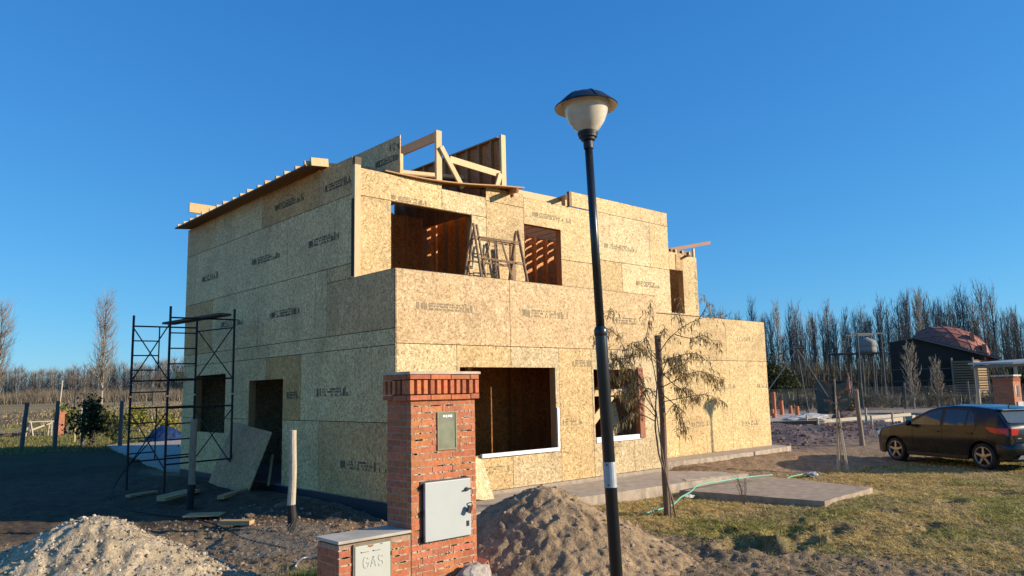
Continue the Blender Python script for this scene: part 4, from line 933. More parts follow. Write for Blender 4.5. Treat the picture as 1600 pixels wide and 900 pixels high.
BRS = [([(1029, 645), (1012, 600), (995, 565), (975, 520), (962, 470)], -.10, 1.0), ([(1031, 600), (1026, 560), (1019, 525), (1026, 490), (1028, 462)], .1, .6), ([(1036, 548), (1050, 527), (1074, 507), (1100, 495), (1136, 488)], -.12, .45),
       ([(1037, 565), (1060, 553), (1088, 549), (1108, 566)], -.25, .9), ([(1036, 600), (1070, 584), (1098, 576), (1132, 592)], -.1, 1.0), ([(1033, 622), (1070, 616), (1108, 612), (1140, 628)], .15, 1.0),
       ([(1027, 645), (1012, 628), (990, 615), (962, 597), (938, 594)], -.15, .55), ([(1062, 518), (1085, 525), (1105, 522), (1122, 540)], -.2, .9), ([(1012, 600), (1000, 575), (985, 570), (968, 585)], .1, .8), ([(1035, 560), (1020, 545), (1000, 530), (985, 535)], -.25, .9),
       ([(1038, 610), (1055, 625), (1065, 645), (1066, 670)], -.1, 1.3), ([(1034, 590), (1050, 575), (1066, 570), (1080, 590)], .25, 1.2), ([(1029, 615), (1018, 600), (1008, 610), (1003, 630)], .1, .7), ([(1038, 550), (1040, 525), (1046, 510), (1052, 500)], .1, .35), ([(1100, 495), (1112, 475), (1108, 458)], -.1, .4), ([(1074, 507), (1070, 488), (1068, 462)], -.05, .5), ([(1098, 576), (1115, 585), (1125, 605)], .1, .9), ([(1088, 549), (1075, 560), (1070, 580)], -.2, .9),
       ([(1029, 640), (1005, 600), (985, 570), (966, 548), (955, 525)], .05, 1.0), ([(1025, 650), (1005, 640), (985, 640), (966, 655)], -.1, .7), ([(1012, 600), (1000, 592), (988, 600), (980, 622)], -.05, 1.0), ([(995, 565), (980, 553), (965, 560), (957, 580)], .1, 1.0), ([(975, 520), (962, 508), (950, 512), (943, 528)], -.05, 1.0), ([(1026, 560), (1010, 540), (995, 545), (985, 565)], -.15, 1.1), ([(1038, 575), (1062, 600), (1080, 604), (1092, 622)], -.15, 1.2), ([(1036, 590), (1045, 560), (1056, 556), (1062, 575)], -.3, 1.0)]
g = random.Random(4); lv = []; mbb = MB()
for bi, (pl_, dd, den) in enumerate(BRS):
    n = len(pl_); P = [Lp(u, v, -.07+dd*i/(n-1)) for i, (u, v) in enumerate(pl_)]; S = []
    for i in range(n-1):
        a, b, c, d = P[max(i-1, 0)], P[i], P[i+1], P[min(i+2, n-1)]
        for k in range(5):
            t = k/5; S.append(.5*((2*b)+(c-a)*t+(2*a-5*b+4*c-d)*t*t+(3*b-a-3*c+d)*t**3))
    S.append(P[-1]); m = len(S); mbb.tube(S, [.0085-.006*i/(m-1) for i in range(m)], 5)
    for i in range(int(46*den*n/4)):
        t = g.uniform(.30, 1)*(m-1.001); q = S[int(t)].lerp(S[int(t)+1], t-int(t))
        # short twig, with a few leaves hanging from it
        tw = Vector((g.uniform(-.13, .13), g.uniform(-.13, .13), g.uniform(-.14, .07))); e = q+tw; mbb.tube([q, q+tw*.5+Vector((0, 0, .015)), e], [.0035, .0026, .0016], 3, cap=False)
        for _ in range(g.randint(1, 3)): lv.append(q.lerp(e, g.uniform(.2, 1)))
mbb.build('branches', BARK, yt, smooth=True)
leaves_mesh('crown', lv, yt, [(.58, .40, .16), (.66, .48, .21), (.38, .25, .10), (.52, .40, .17)], (.07, .15), .0098, 8)
# thin sapling with three tied stakes near the car
sp = Vector((10.05, -2.28, gz(10.05, -2.28))); sap = thing('sapling', tuple(sp), 'thin red-leaved sapling tied between pale canes in front of the car', 'tree')
mb = MB(); mb.tube([sp+Vector((0, 0, z))+RV*x for z, x in ((-.05, 0), (.6, -.01), (1.2, .02), (1.9, -.01), (2.5, .02))], [.013, .011, .008, .006, .003], 6); mb.build('trunk', BARK, sap)
for dx, dy, h in ((-.12, .05, 1.15), (.1, .1, 2.0), (.02, -.14, 1.3), (.14, -.05, 1.0)):
    mb = MB(); mb.tube([sp+Vector((dx, dy, -.1)), sp+Vector((dx*.15, dy*.15, h))], .016, 6); o = mb.build('cane', WHITEW, sap)
mb = MB(); lv = []; g = random.Random(14)
for i in range(34):
    z = g.uniform(.8, 2.1); a = g.uniform(0, 6.28); q = sp+Vector((0, 0, z)); e = q+Vector((math.cos(a), math.sin(a), .35))*g.uniform(.15, .5); mb.tube([q, q.lerp(e, .5)+Vector((0, 0, .03)), e], [.004, .003, .002], 3, cap=False)
    for _ in range(9): lv.append(q.lerp(e, g.uniform(.35, 1)))
mb.build('branches', BARK, sap); leaves_mesh('crown', lv, sap, [(.33, .12, .06), (.26, .09, .05), (.30, .17, .09)], (.03, .06), .008, 3)
mb = MB(); mb.lathe(sp+Vector((0, 0, .92)), [(.03, 0), (.045, .01), (.045, .04), (.03, .05)], 8); mb.build('tie', STEEL_R, sap)
# little dry weed on the lawn in front of the pad
def drybush(loc, h, n, label, seed, name='dry_weed', mat=None):
    g = random.Random(seed); root = thing(name, loc, label, 'weed'); mb = MB(); B0 = Vector(loc)
    for i in range(n):
        a = g.uniform(0, 6.28); s = g.uniform(.15, .5); e = B0+Vector((math.cos(a)*s*h, math.sin(a)*s*h, h*g.uniform(.6, 1))); m = B0.lerp(e, .5)+Vector((g.uniform(-.04, .04), g.uniform(-.04, .04), .05)); mb.tube([B0-Vector((0, 0, .03)), m, e], [.005, .004, .002], 4, cap=False)
        for _ in range(4): q = m.lerp(e, g.uniform(0, 1)); mb.tube([q, q+Vector((g.uniform(-.1, .1), g.uniform(-.1, .1), g.uniform(.0, .1)))], [.003, .0015], 3, cap=False)
    mb.build('stems', mat or BARK, root); return root
drybush((4.55, -3.2, gz(4.55, -3.2)), .50, 9, 'dry leafless weed growing before the concrete pad', 3)
# climbing branches lying against the side-wall fence (shaded bush)
def leafbush(name, loc, rad, h, n, cols, label, cat, seed, L=(.05, .11), Wd=.02, mat=LEAF, stems=10, group=None, squeeze=1.0):
    g = random.Random(seed); root = thing(name, loc, label, cat, group); B0 = Vector(loc); mb = MB(); pts = []; mbl = MB()
    clumps = []
    for i in range(stems):
        a = g.uniform(0, 6.28); rr = rad*math.sqrt(g.random()); zz = h*g.uniform(.25, 1)*(1-.45*(rr/rad)**2); e = B0+Vector((math.cos(a)*rr, math.sin(a)*rr*squeeze, zz)); m = B0.lerp(e, .5)+Vector((0, 0, .12*h)); mb.tube([B0+Vector((math.cos(a)*.05, math.sin(a)*.05, -.03)), m, e], [.014, .010, .004], 4, cap=False); clumps.append((e, g.uniform(.16, .36)*rad)); clumps.append((m.lerp(e, .5), g.uniform(.12, .3)*rad))
    for i in range(n):
        c, s = g.choice(clumps); q = c+Vector((g.gauss(0, s*.6), g.gauss(0, s*.6), g.gauss(0, s*.7)))
        if q.z < B0.z+.02: q.z = B0.z+g.uniform(.02, .2)
        ln = g.uniform(*L); d = Vector((g.gauss(0, 1), g.gauss(0, 1), g.gauss(.3, 1))).normalized(); sd = d.orthogonal().normalized(); sd.rotate(Matrix.Rotation(g.uniform(0, 6.28), 3, d)); k = g.uniform(.6, 1.35); mbl.ti = tuple(x*k for x in g.choice(cols)); w = Wd*g.uniform(.7, 1.4)
        mbl.add([q, q+d*ln*.5+sd*w, q+d*ln, q+d*ln*.5-sd*w], [(0, 1, 2, 3)])
    mb.build('stems', BARK, root); mbl.build('foliage', mat, root); return root
leafbush('leafy_bush', (1.95, 25.2, -.25), 1.15, 2.0, 1700, [(.045, .06, .022), (.03, .045, .018), (.07, .075, .03)], 'dark leafy bush in the shade behind the leaning fence posts', 'bush', 5, (.10, .2), .05)

# ---------------------------------------------------------------- car
def make_car(loc, ang):
    root = thing('parked_car', (0, 0, 0), 'dark five door hatchback parked on the bare ground, seen from behind', 'car')
    kp = NB('dark_car_paint'); f = kp.noise(kp.pos(), 3, 4); PAINTC = kp.fin(kp.ramp(f, [(.3, (.007, .008, .010)), (.7, (.012, .013, .015))]), kp.ramp(f, [(.3, (.20, .20, .20)), (.7, (.30, .30, .30))]), .35); kp.b.inputs['Coat Weight'].default_value = .3; kp.b.inputs['Coat Roughness'].default_value = .10
    GLASS = simple('car_glass', (.035, .04, .04), .06, 0, var=.1, spec=.9); TRIM = simple('black_trim', (.012, .012, .013), .55); ALLOY = simple('alloy', (.40, .36, .32), .35, .8, var=.1)
    kg = NB('tinted_side_glass'); kg.b.inputs['Transmission Weight'].default_value = .75; SIDEGL = kg.fin((.25, .28, .26), .03, 0, .6)
    TOP = [(2.06, .50), (2.05, .62), (2.0, .72), (1.9, .80), (1.6, .895), (1.2, .965), (.95, 1.01), (.60, 1.20), (.25, 1.365), (0, 1.43), (-.4, 1.472), (-.9, 1.462), (-1.3, 1.425), (-1.54, 1.385), (-1.56, 1.37), (-1.80, 1.085), (-1.86, .99), (-1.88, .90)]
    HW = [(2.06, .50), (2.03, .60), (1.95, .70), (1.75, .785), (1.4, .83), (.8, .845), (-.8, .845), (-1.4, .835), (-1.65, .80), (-1.8, .745), (-1.88, .68)]
    def itp(T, x):
        for (x0, v0), (x1, v1) in zip(T, T[1:]):
            if x1 <= x <= x0: return v0+(v1-v0)*(x-x0)/(x1-x0) if x1 != x0 else v0
        return T[0][1] if x > T[0][0] else T[-1][1]
    def belt(x): return .945-.045*(x-.3)*.55
    def w(x, z):
        W_ = itp(HW, x); b = belt(x)
        if z < .55: k = .965+.02*(z-.2)/.35
        elif z < b: t = (z-.55)/(b-.55); k = .985+.02*math.sin(t*math.pi)-.01*t
        else: t = (z-b)/(1.45-b); k = .975-.245*t**1.1
        return W_*k
    AX = (1.265, -1.265)
    def zb(x):
        z = .20
        if x > 1.75: z = .20+.10*((x-1.75)/.31)**2
        if x < -1.72: z = .26
        for a in AX:
            d = abs(x-a)
            if d < .362: z = max(z, .305+math.sqrt(max(0, .362**2-d*d)))
        return z
    xs = set(np.linspace(-1.88, 2.06, 90).round(4).tolist())
    for a in AX:
        for t in np.linspace(-math.pi/2, math.pi/2, 25): xs.add(round(a+.362*math.sin(t), 4))
        xs.add(round(a-.3635, 4)); xs.add(round(a+.3635, 4))
    for x, _ in TOP: xs.add(x)
    xs = sorted(xs); n1 = 16; V = []; nr = None
    for x in xs:
        zt = itp(TOP, x); z0 = zb(x); ze = max(z0+.01, zt-.05); sec = []
        for i in range(n1+1): z = z0+(ze-z0)*i/n1; sec.append((w(x, z), z))
        yw = sec[-1][0]
        for fy, dz in ((.985, .028), (.95, .012), (.86, .0), (.6, -.012), (.3, -.02), (0, -.022)): sec.append((yw*fy, zt-dz))
        row = [(x, y, z) for y, z in sec]+[(x, -y, z) for y, z in sec[-2::-1]]; nr = len(row); V += row
    mb = MB(); k = len(xs)
    mb.add(V, [(i*nr+j, i*nr+j+1, (i+1)*nr+j+1, (i+1)*nr+j) for i in range(k-1) for j in range(nr-1)])
    r0 = list(range(nr)); mb.f.append(r0[::-1]); mb.m.append(0); mb.t.append((1, 1, 1)); r1 = [(k-1)*nr+j for j in range(nr)]; mb.f.append(r1); mb.m.append(0); mb.t.append((1, 1, 1))
    body = mb.build('body', PAINTC, root, smooth=True)
    e = body.modifiers.new('edge', 'EDGE_SPLIT'); e.split_angle = R_(38)
    mb = MB(); mb.box((-1.8, -.60, .20), (1.95, .60, .62)); mb.build('underbody', TRIM, root)
    for a in AX:
        for s in (-1, 1):
            mb = MB(); prev = None
            for i in range(25):
                t = -math.pi/2+math.pi*i/24; x = a+.362*math.sin(t); z = .305+.362*math.cos(t); p = [(x, s*.62, z), (x, s*(w(x, z)+.004), z)]
                if prev: mb.quad(prev[0], prev[1], p[1], p[0])
                prev = p
            mb.build('wheel_arch', TRIM, root)
    def sidepoly(name, poly, mat, off=.005, parent=root, rows=6, sides=(1, -1)):
        """panel following the body side: cut into level strips"""
        zs = sorted({z for _, z in poly} | set(np.linspace(min(z for _, z in poly), max(z for _, z in poly), rows))); res = []
        def span(z):
            X = []
            for (x0, z0), (x1, z1) in zip(poly, poly[1:]+poly[:1]):
                if abs(z1-z0) < 1e-9:
                    if abs(z-z0) < 1e-6: X += [x0, x1]
                elif min(z0, z1)-1e-9 <= z <= max(z0, z1)+1e-9: X.append(x0+(x1-x0)*(z-z0)/(z1-z0))
            return min(X), max(X)
        for s in sides:
            mb = MB(); m = 6
            G = [[(a+(b-a)*i/m, z) for i in range(m+1)] for z in zs for a, b in [span(z)]]
            vs = [(x, s*(w(x, z)+off), z) for row in G for x, z in row]; mb.add(vs, [(r_*(m+1)+i, r_*(m+1)+i+1, (r_+1)*(m+1)+i+1, (r_+1)*(m+1)+i) for r_ in range(len(zs)-1) for i in range(m)]); res.append(mb.build(name, mat, parent, smooth=True))
        return res
    sidepoly('window_surround', [(.90, .975), (.12, 1.36), (-.15, 1.395), (-.85, 1.390), (-1.10, 1.30), (-1.20, 1.03), (-1.15, 1.005)], TRIM, .002)
    sidepoly('side_window', [(.80, .985), (.10, 1.335), (-.17, 1.37), (-.17, .99)], GLASS, .006)
    sidepoly('side_window', [(-.27, .992), (-.27, 1.372), (-.82, 1.362), (-.86, 1.345), (-.86, 1.002)], GLASS, .006)
    sidepoly('quarter_window', [(-.90, 1.004), (-.90, 1.34), (-1.04, 1.285), (-1.12, 1.05), (-1.10, 1.010)], GLASS, .006)
    for s in (1, -1):
        mb = MB()
        for x0, x1, z0, z1 in ((.66, .65, .30, .96), (-.215, -.225, .24, .99), (-1.16, -1.0, 1.0, .70), (-1.0, -.90, .70, .40)):
            N = 10; P = [(x0+(x1-x0)*i/N, z0+(z1-z0)*i/N) for i in range(N+1)]
            for (xa, za), (xb, zb_) in zip(P, P[1:]): mb.quad((xa-.004, s*(w(xa, za)+.002), za), (xa+.004, s*(w(xa, za)+.002), za), (xb+.004, s*(w(xb, zb_)+.002), zb_), (xb-.004, s*(w(xb, zb_)+.002), zb_))
        mb.build('door_gap', PRINT_D, root)
        for hx in (-.05, -.98):
            mb = MB(); mb.obox((hx, s*(w(hx, .83)+.016), .83), (.085, 0, 0), (0, .010, 0), (0, 0, .016)); mb.build('door_handle', PAINTC, root, bevel=.006)
        mb = MB(); mb.lathe((.66, s*.955, 1.02), [(0, -.055), (.045, -.045), (.07, -.01), (.075, .03), (.07, .055), (0, .056)], 14, (-1, 0, 0)); m_ = mb.build('door_mirror', PAINTC, root, smooth=True)
        mb = MB(); mb.obox((.70, s*.88, .985), (.03, 0, 0), (0, .05, 0), (0, 0, .018)); mb.build('mirror_arm', TRIM, m_)
        mb = MB(); mb.lathe((.605, s*.955, 1.02), [(0, .0), (.06, .0)], 14, (-1, 0, 0)); mb.build('mirror_glass', simple('mirror_glass', (.7, .75, .8), .03, 1.0), m_)
        sidepoly('sill', [(.86, .215), (.86, .30), (-.88, .30), (-.88, .215)], TRIM, .010, rows=3, sides=(s,))
        TL = simple('tail_lamp_red', (.55, .018, .014), .15, var=.2, spec=.7) if 'tail_lamp_red' not in D.materials else D.materials['tail_lamp_red']
        sidepoly('tail_light', [(-1.40, .985), (-1.50, .88), (-1.86, .80), (-1.86, .975)], TL, .008, rows=5, sides=(s,))
        mb = MB(); mb.prism([(-1.875, s*.655, .80), (-1.875, s*.655, .965), (-1.872, s*.42, .955), (-1.872, s*.47, .81)], (-.018, 0, 0)); mb.build('tail_light', TL, root, bevel=.005)
        mb = MB(); mb.prism([(1.80, s*.775, .66), (1.70, s*.80, .80), (1.93, s*.70, .76), (1.99, s*.64, .68)], (.02, s*.012, .0)); mb.build('headlight', simple('headlamp_lens', (.5, .52, .55), .08, .3, spec=.8) if s == 1 else D.materials['headlamp_lens'], root)
    # rear: glass, wiper, bumper, plate, emblem, spoiler
    def tailx(z): return -1.565-(1.365-z)/(1.365-1.085)*.24
    mb = MB(); g_ = [(-.55, 1.345), (.55, 1.345), (.62, 1.10), (.55, 1.075), (-.55, 1.075), (-.62, 1.10)]; N = Vector((-.76, 0, .65))
    mb.add([Vector((tailx(z), y, z))+N*.014 for y, z in g_]+[Vector((tailx(z), y, z))-N*.01 for y, z in g_], [tuple(range(6))]+[(i, (i+1) % 6, 6+(i+1) % 6, 6+i) for i in range(6)]); rg = mb.build('rear_window', simple('rear_glass', (.10, .115, .11), .05, .0, var=.1, spec=1.0), root)
    mb = MB(); mb.beam(Vector((tailx(1.095), .02, 1.095))+N*.03, Vector((tailx(1.115), -.33, 1.115))+N*.028, .02, .018); mb.build('wiper', TRIM, rg)
    mb = MB(); mb.prism([(-1.50, .60, 1.375), (-1.50, -.60, 1.375), (-1.64, -.55, 1.355), (-1.64, .55, 1.355)], (0, 0, .03)); mb.build('spoiler', PAINTC, root, bevel=.01)
    mb = MB(); pts = [(-1.60, .80), (-1.75, .765), (-1.86, .70), (-1.915, .58), (-1.93, .35), (-1.93, -.35), (-1.915, -.58), (-1.86, -.70), (-1.75, -.765), (-1.60, -.80)]
    prof = [(.27, -.05), (.34, .0), (.45, .012), (.56, .01), (.63, -.01), (.66, -.05)]
    n_ = len(pts); mb.add([(x-o, y*(1+o*.5), z) for z, o in prof for x, y in pts], [(r_*n_+i, r_*n_+i+1, (r_+1)*n_+i+1, (r_+1)*n_+i) for r_ in range(len(prof)-1) for i in range(n_-1)]+[tuple((len(prof)-1)*n_+i for i in range(n_)), tuple(range(n_))[::-1]]); bp = mb.build('rear_bumper', PAINTC, root, smooth=True); e = bp.modifiers.new('edge', 'EDGE_SPLIT'); e.split_angle = R_(40)
    mb = MB(); mb.prism([(-1.945, -.62, .275), (-1.945, .62, .275), (-1.945, .52, .36), (-1.945, -.52, .36)], (-.012, 0, 0)); mb.build('lower_valance', simple('grey_plastic_trim', (.10, .105, .105), .6), bp)
    mb = MB(); mb.prism([(-1.944, -.30, .39), (-1.944, .42, .39), (-1.944, .33, .555), (-1.944, -.30, .555)], (-.006, 0, 0)); mb.build('plate_recess', simple('silver_trim', (.42, .43, .42), .4, .4), bp)
    mb = MB(); mb.box((-1.962, -.24, .42), (-1.951, .24, .55)); np_ = mb.build('number_plate', simple('plate_white', (.78, .78, .78), .4, var=.04), bp)
    mb = MB(); mb.box((-1.9645, -.24, .522), (-1.9622, .24, .55)); mb.build('plate_band', simple('plate_blue', (.05, .10, .35), .4), np_)
    mb = MB(); mb.prism([(-1.884, y, z) for y, z in ((-.075, .845), (-.03, .845), (-.03, .86), (.03, .86), (.03, .845), (.075, .845), (.075, .825), (.03, .825), (.03, .81), (-.03, .81), (-.03, .825), (-.075, .825))], (-.012, 0, 0)); mb.build('emblem', simple('gold_emblem', (.70, .48, .12), .3, .6), root)
    mb = MB(); mb.obox((-1.885, .43, .735), (.004, 0, 0), (0, .05, 0), (0, 0, .010)); mb.build('badge', simple('chrome', (.75, .76, .78), .15, .9), root)
    mb = MB()
    for p, q in (((-1.885, .66, .70), (-1.885, .54, .665)), ((-1.885, .54, .665), (-1.885, -.54, .665)), ((-1.885, .64, .985), (-1.885, .54, .67)), ((-1.885, -.64, .985), (-1.885, -.54, .67))): mb.beam(p, q, .006, .008, (1, 0, 0))
    mb.build('tailgate_gap', PRINT_D, root)
    mb = MB(); mb.tube([(-1.35, .03, 1.43), (-1.42, .03, 1.50), (-1.50, .03, 1.55)], [.012, .006, .003], 6); mb.build('aerial', TRIM, root)
    # wheels
    for a in AX:
        for s in (-1, 1):
            c = Vector((a, s*.72, .305)); ax_ = (0, s, 0); mb = MB()
            mb.lathe(c, [(.20, -.09), (.285, -.095), (.303, -.07), (.306, 0), (.303, .07), (.285, .095), (.225, .10), (.215, .085)], 40, ax_); wh = thing_part('wheel', mb, BLACK, root)
            mb = MB(); mb.lathe(c, [(.205, -.08), (.21, .0), (.214, .082), (.222, .096), (.214, .098), (.200, .075), (.19, .0)], 36, ax_)
            for kk in range(5):
                t = kk*2*math.pi/5+.3; d = Vector((math.cos(t), 0, math.sin(t))); tt = Vector((-math.sin(t), 0, math.cos(t))); o = Vector((0, s, 0))
                mb.add([c+d*.03+tt*.032+o*.085, c+d*.03-tt*.032+o*.085, c+d*.205-tt*.020+o*.082, c+d*.205+tt*.020+o*.082, c+d*.03+tt*.04+o*.05, c+d*.03-tt*.04+o*.05, c+d*.205-tt*.026+o*.05, c+d*.205+tt*.026+o*.05], [(0, 1, 2, 3), (0, 3, 7, 4), (1, 5, 6, 2), (3, 2, 6, 7)])
                t2 = t; 
            mb.lathe(c, [(.05, .05), (.05, .088), (.035, .094), (0, .095)], 20, ax_); mb.build('rim', ALLOY, wh)
            mb = MB(); mb.lathe(c, [(0, .03), (.2, .03)], 24, ax_); mb.build('brake_disc', PRINT_D, wh)
    root.location = loc; root.rotation_euler = (0, 0, ang); root.scale = (.965, .97, .925)
    return root
def thing_part(name, mb, mat, parent): return mb.build(name, mat, parent, smooth=True)
make_car((13.39, -3.64, -.235), R_(65.5))
# ---------------------------------------------------------------- bare trees
def branch_mesh(mb, p, q, r0, r1, bow, g, n=3, sides=3):
    P = [p.lerp(q, i/n)+bow*math.sin(math.pi*i/n)+Vector((g.uniform(-1, 1), g.uniform(-1, 1), 0))*.02*(q-p).length*(0 < i < n) for i in range(n+1)]
    mb.tube(P, [r0+(r1-r0)*i/n for i in range(n+1)], sides, cap=False); return P
def poplar(seed, h, wd, nb, cols, label, group, tw=3, rb=.055, low=.06):
    """bare poplar: straight stem, many steep branches hugging it, fine twigs"""
    g = random.Random(seed); root = thing('poplar_tree', (0, 0, 0), label, 'tree', group)
    mb = MB(); mb.ti = cols[0]; P = [Vector((g.uniform(-.1, .1)*i/8, g.uniform(-.1, .1)*i/8, h*.96*i/8)) for i in range(9)]; mb.tube(P, [h*.013*(1-i/8.4)+.02 for i in range(9)], 6); mb.build('trunk', TWIG, root)
    mb = MB()
    for i in range(nb):
        t = low+(.92-low)*g.random()**.9; z0 = h*t; a = g.uniform(0, 6.28); ln = h*g.uniform(.10, .26)*(1.05-.55*t); out_ = wd*g.uniform(.45, 1)*(1-.55*abs(t-.35))
        p = Vector((0, 0, z0)); q = Vector((math.cos(a)*out_, math.sin(a)*out_, z0+ln)); bow = Vector((math.cos(a), math.sin(a), -.3))*out_*.22
        k = g.uniform(.7, 1.25); mb.ti = tuple(x*k for x in cols[1]); B_ = branch_mesh(mb, p, q, rb*g.uniform(.5, 1)*(1.1-.6*t), .012, bow, g)
        for _ in range(tw):
            s = B_[g.randint(1, 3)]; e = s+Vector((g.gauss(0, .16)*wd+math.cos(a)*.12*wd, g.gauss(0, .16)*wd+math.sin(a)*.12*wd, g.uniform(.4, 1.5)*h/17)); k = g.uniform(.7, 1.3); mb.ti = tuple(x*k for x in cols[2]); mb.tube([s, e], [.020, .007], 3, cap=False)
    for i in range(7):
        p = Vector((0, 0, h*g.uniform(.80, .93))); q = p+Vector((g.gauss(0, .12)*wd, g.gauss(0, .12)*wd, h*g.uniform(.06, .12))); mb.tube([p, q], [.03, .008], 3, cap=False)
    mb.build('crown', TWIG, root); return root
def roundtree(name, loc, h, wd, seed, cols, label, nb=26, group=None):
    """bare spreading tree"""
    g = random.Random(seed); root = thing(name, loc, label, 'tree', group); B0 = Vector(loc); mb = MB(); mb.ti = cols[0]
    mb.tube([B0-Vector((0, 0, .3)), B0+Vector((.02, 0, h*.22)), B0+Vector((0, .05, h*.4))], [h*.022, h*.017, h*.012], 7); mb.build('trunk', TWIG, root); mb = MB()
    def rec(p, d, ln, r, lev):
        q = p+d*ln; k = g.uniform(.75, 1.2); mb.ti = tuple(x*k for x in cols[1 if lev < 2 else 2]); mb.tube([p, p.lerp(q, .5)+Vector((g.uniform(-1, 1), g.uniform(-1, 1), 0))*ln*.07, q], [r, r*.8, r*.6], 4 if lev < 2 else 3, cap=False)
        if lev >= 4: return
        for _ in range(3 if lev else 3): rec(p.lerp(q, g.uniform(.45, 1)), (d+Vector((g.gauss(0, .42), g.gauss(0, .42), g.gauss(.12, .3)))).normalized(), ln*g.uniform(.55, .8), r*.58, lev+1)
    for i in range(6):
        a = i*1.05+g.uniform(-.3, .3); rec(B0+Vector((0, 0, h*g.uniform(.18, .4))), Vector((math.cos(a)*wd/h, math.sin(a)*wd/h, 1)).normalized(), h*g.uniform(.22, .30), h*.009, 0)
    mb.build('crown', TWIG, root); return root
# right: rows of poplars behind the dark timber house
CR = [(.15, .13, .108), (.155, .135, .11), (.18, .155, .128)]; CRw = [(.26, .22, .175), (.24, .20, .16), (.27, .225, .175)]
protoR = [poplar(100+i, 15.5, .95+.14*(i % 3), 105, CR if i else CRw, 'bare grey poplar in the tall row behind the timber house', 'bare poplars behind the timber house', 4) for i in range(5)]
g = random.Random(3); first = set(); a0 = Vector((101, 60)); a1 = Vector((143, 22)); nrm = Vector((.67, .74))
rows = [(0, 33, 0), (8, 35, .5), (18, 36, .2), (30, 37, .7)]
for off, n, ph in rows:
    for i in range(n):
        t = (i+ph+g.uniform(-.28, .28))/(n-1)*1.25-.05; p = a0.lerp(a1, t)+nrm*(off+g.uniform(-1.5, 1.5)); k = g.choice((0, 1, 2, 3, 4)) if g.random() < .5 else g.choice((1, 2, 3, 4))
        loc = (p.x, p.y, gz(p.x, p.y)-.2); s = g.uniform(.70, 1.06)*(1+.08*math.sin(t*9+1))*(.86+.16*sstep(0, .4, t)); rz = g.uniform(0, 6.28); S3 = (s*g.uniform(.85, 1.2), s*g.uniform(.85, 1.2), s)
        if k not in first: first.add(k); o = protoR[k]; o.location = loc; o.rotation_euler = (0, 0, rz); o.scale = S3
        else: copy_tree(protoR[k], loc, rz, S3)
# left: far wood
CL = [(.20, .165, .125), (.215, .175, .13), (.25, .205, .155)]
protoL = [poplar(200+i, 14.5, 1.7, 105, CL, 'bare poplar in the far wood across the left field', 'bare poplars of the far left wood', 3, .09) for i in range(4)]
first = set()
for off, n in ((0, 52), (14, 52), (30, 50)):
    for i in range(n):
        t = (i+g.uniform(-.4, .4))/(n-1)*1.3-.12; p = Vector((40.5, 348)).lerp(Vector((108, 292)), t)+Vector((.3, .95))*(off+g.uniform(-3, 3)); k = g.randrange(4)
        loc = (p.x, p.y, gz(p.x, p.y)-.3); s = g.uniform(.82, 1.05)*(1+.28*max(0, t-.35)); rz = g.uniform(0, 6.28); S3 = (s*1.25, s*1.25, s)
        if k not in first: first.add(k); o = protoL[k]; o.location = loc; o.rotation_euler = (0, 0, rz); o.scale = S3
        else: copy_tree(protoL[k], loc, rz, S3)
CT = [(.33, .27, .20), (.26, .21, .155), (.27, .22, .165)]
t1 = poplar(301, 21.5, 2.7, 210, CT, 'tall lone bare poplar standing before the far left wood', None, 4, .10, .12); t1.location = (35.4, 154.5, gz(35.4, 154.5)-.2)
t2 = poplar(302, 20.5, 2.9, 210, CT, 'tall bare poplar at the left edge of the view', None, 4, .10, .05); t2.location = (20.4, 168, gz(20.4, 168)-.2)
CB = [(.12, .10, .08), (.13, .105, .085), (.15, .12, .095)]
for i, (x, y, h, w_, lb) in enumerate(((29.1, 146.7, 7.2, 4.6, 'dark spreading bare tree in the left field beside the tall lone poplar'), (39.5, 137.2, 7.5, 3.0, 'bare tree in the left field seen through the scaffold'), (36.6, 150, 5.5, 3.0, 'low bare tree right of the tall lone poplar'), (24.5, 160, 5.0, 3.2, 'low bare tree between the two tall poplars'))):
    roundtree('bare_tree', (x, y, gz(x, y)), h, w_, 400+i, CB, lb)
roundtree('bare_tree', (44.9, 23.9, gz(44.9, 23.9)), 9.6, 5.5, 420, CB, 'bare tree rising behind the low wing of the house')
# brush at the foot of the woods: a mass of thin stems
def brush(name, A, Bp, depth, n, h, cols, label, seed):
    r = np.random.default_rng(seed); t = r.uniform(0, 1, n); x = A[0]+(Bp[0]-A[0])*t+r.normal(0, depth, n)*.4; y = A[1]+(Bp[1]-A[1])*t+r.normal(0, depth, n)
    z = ground_z(x, y); hh = h*r.uniform(.25, 1, n)*(.45+.9*fbm(x*.11, y*.11, 3, seed)); a = r.uniform(0, 6.28, n); wv = .05+.05*r.uniform(0, 1, n); le = r.normal(0, .22, (n, 2))*hh[:, None]
    b = np.stack([x, y, z], 1); s = np.stack([np.cos(a), np.sin(a), 0*a], 1)*wv[:, None]; tip = b+np.stack([le[:, 0], le[:, 1], hh], 1)
    col = np.array(cols)[r.integers(0, len(cols), n)]*r.uniform(.6, 1.3, (n, 1))
    o = tri_mesh(name, np.stack([b-s, b+s, tip], 1).reshape(-1, 3), col, TWIG); tag(o, label, 'brush', kind='stuff')
brush('far_brush', (32, 330), (112, 270), 9, 26000, 5.5, [(.26, .20, .13), (.21, .165, .115), (.30, .24, .16), (.16, .13, .095)], 'brown leafless brush at the foot of the far left wood', 5)
brush('reed_brush', (93, 68), (146, 14), 9, 30000, 6.5, [(.13, .11, .07), (.17, .135, .085), (.09, .085, .05)], 'dark brush at the foot of the poplar rows on the right', 6)
brush('dry_weeds', (50, 31), (66, 4), 2.2, 9000, 1.3, [(.26, .20, .11), (.17, .135, .075), (.11, .10, .05), (.30, .23, .13)], 'dry weeds along the wire fence on the right', 7)
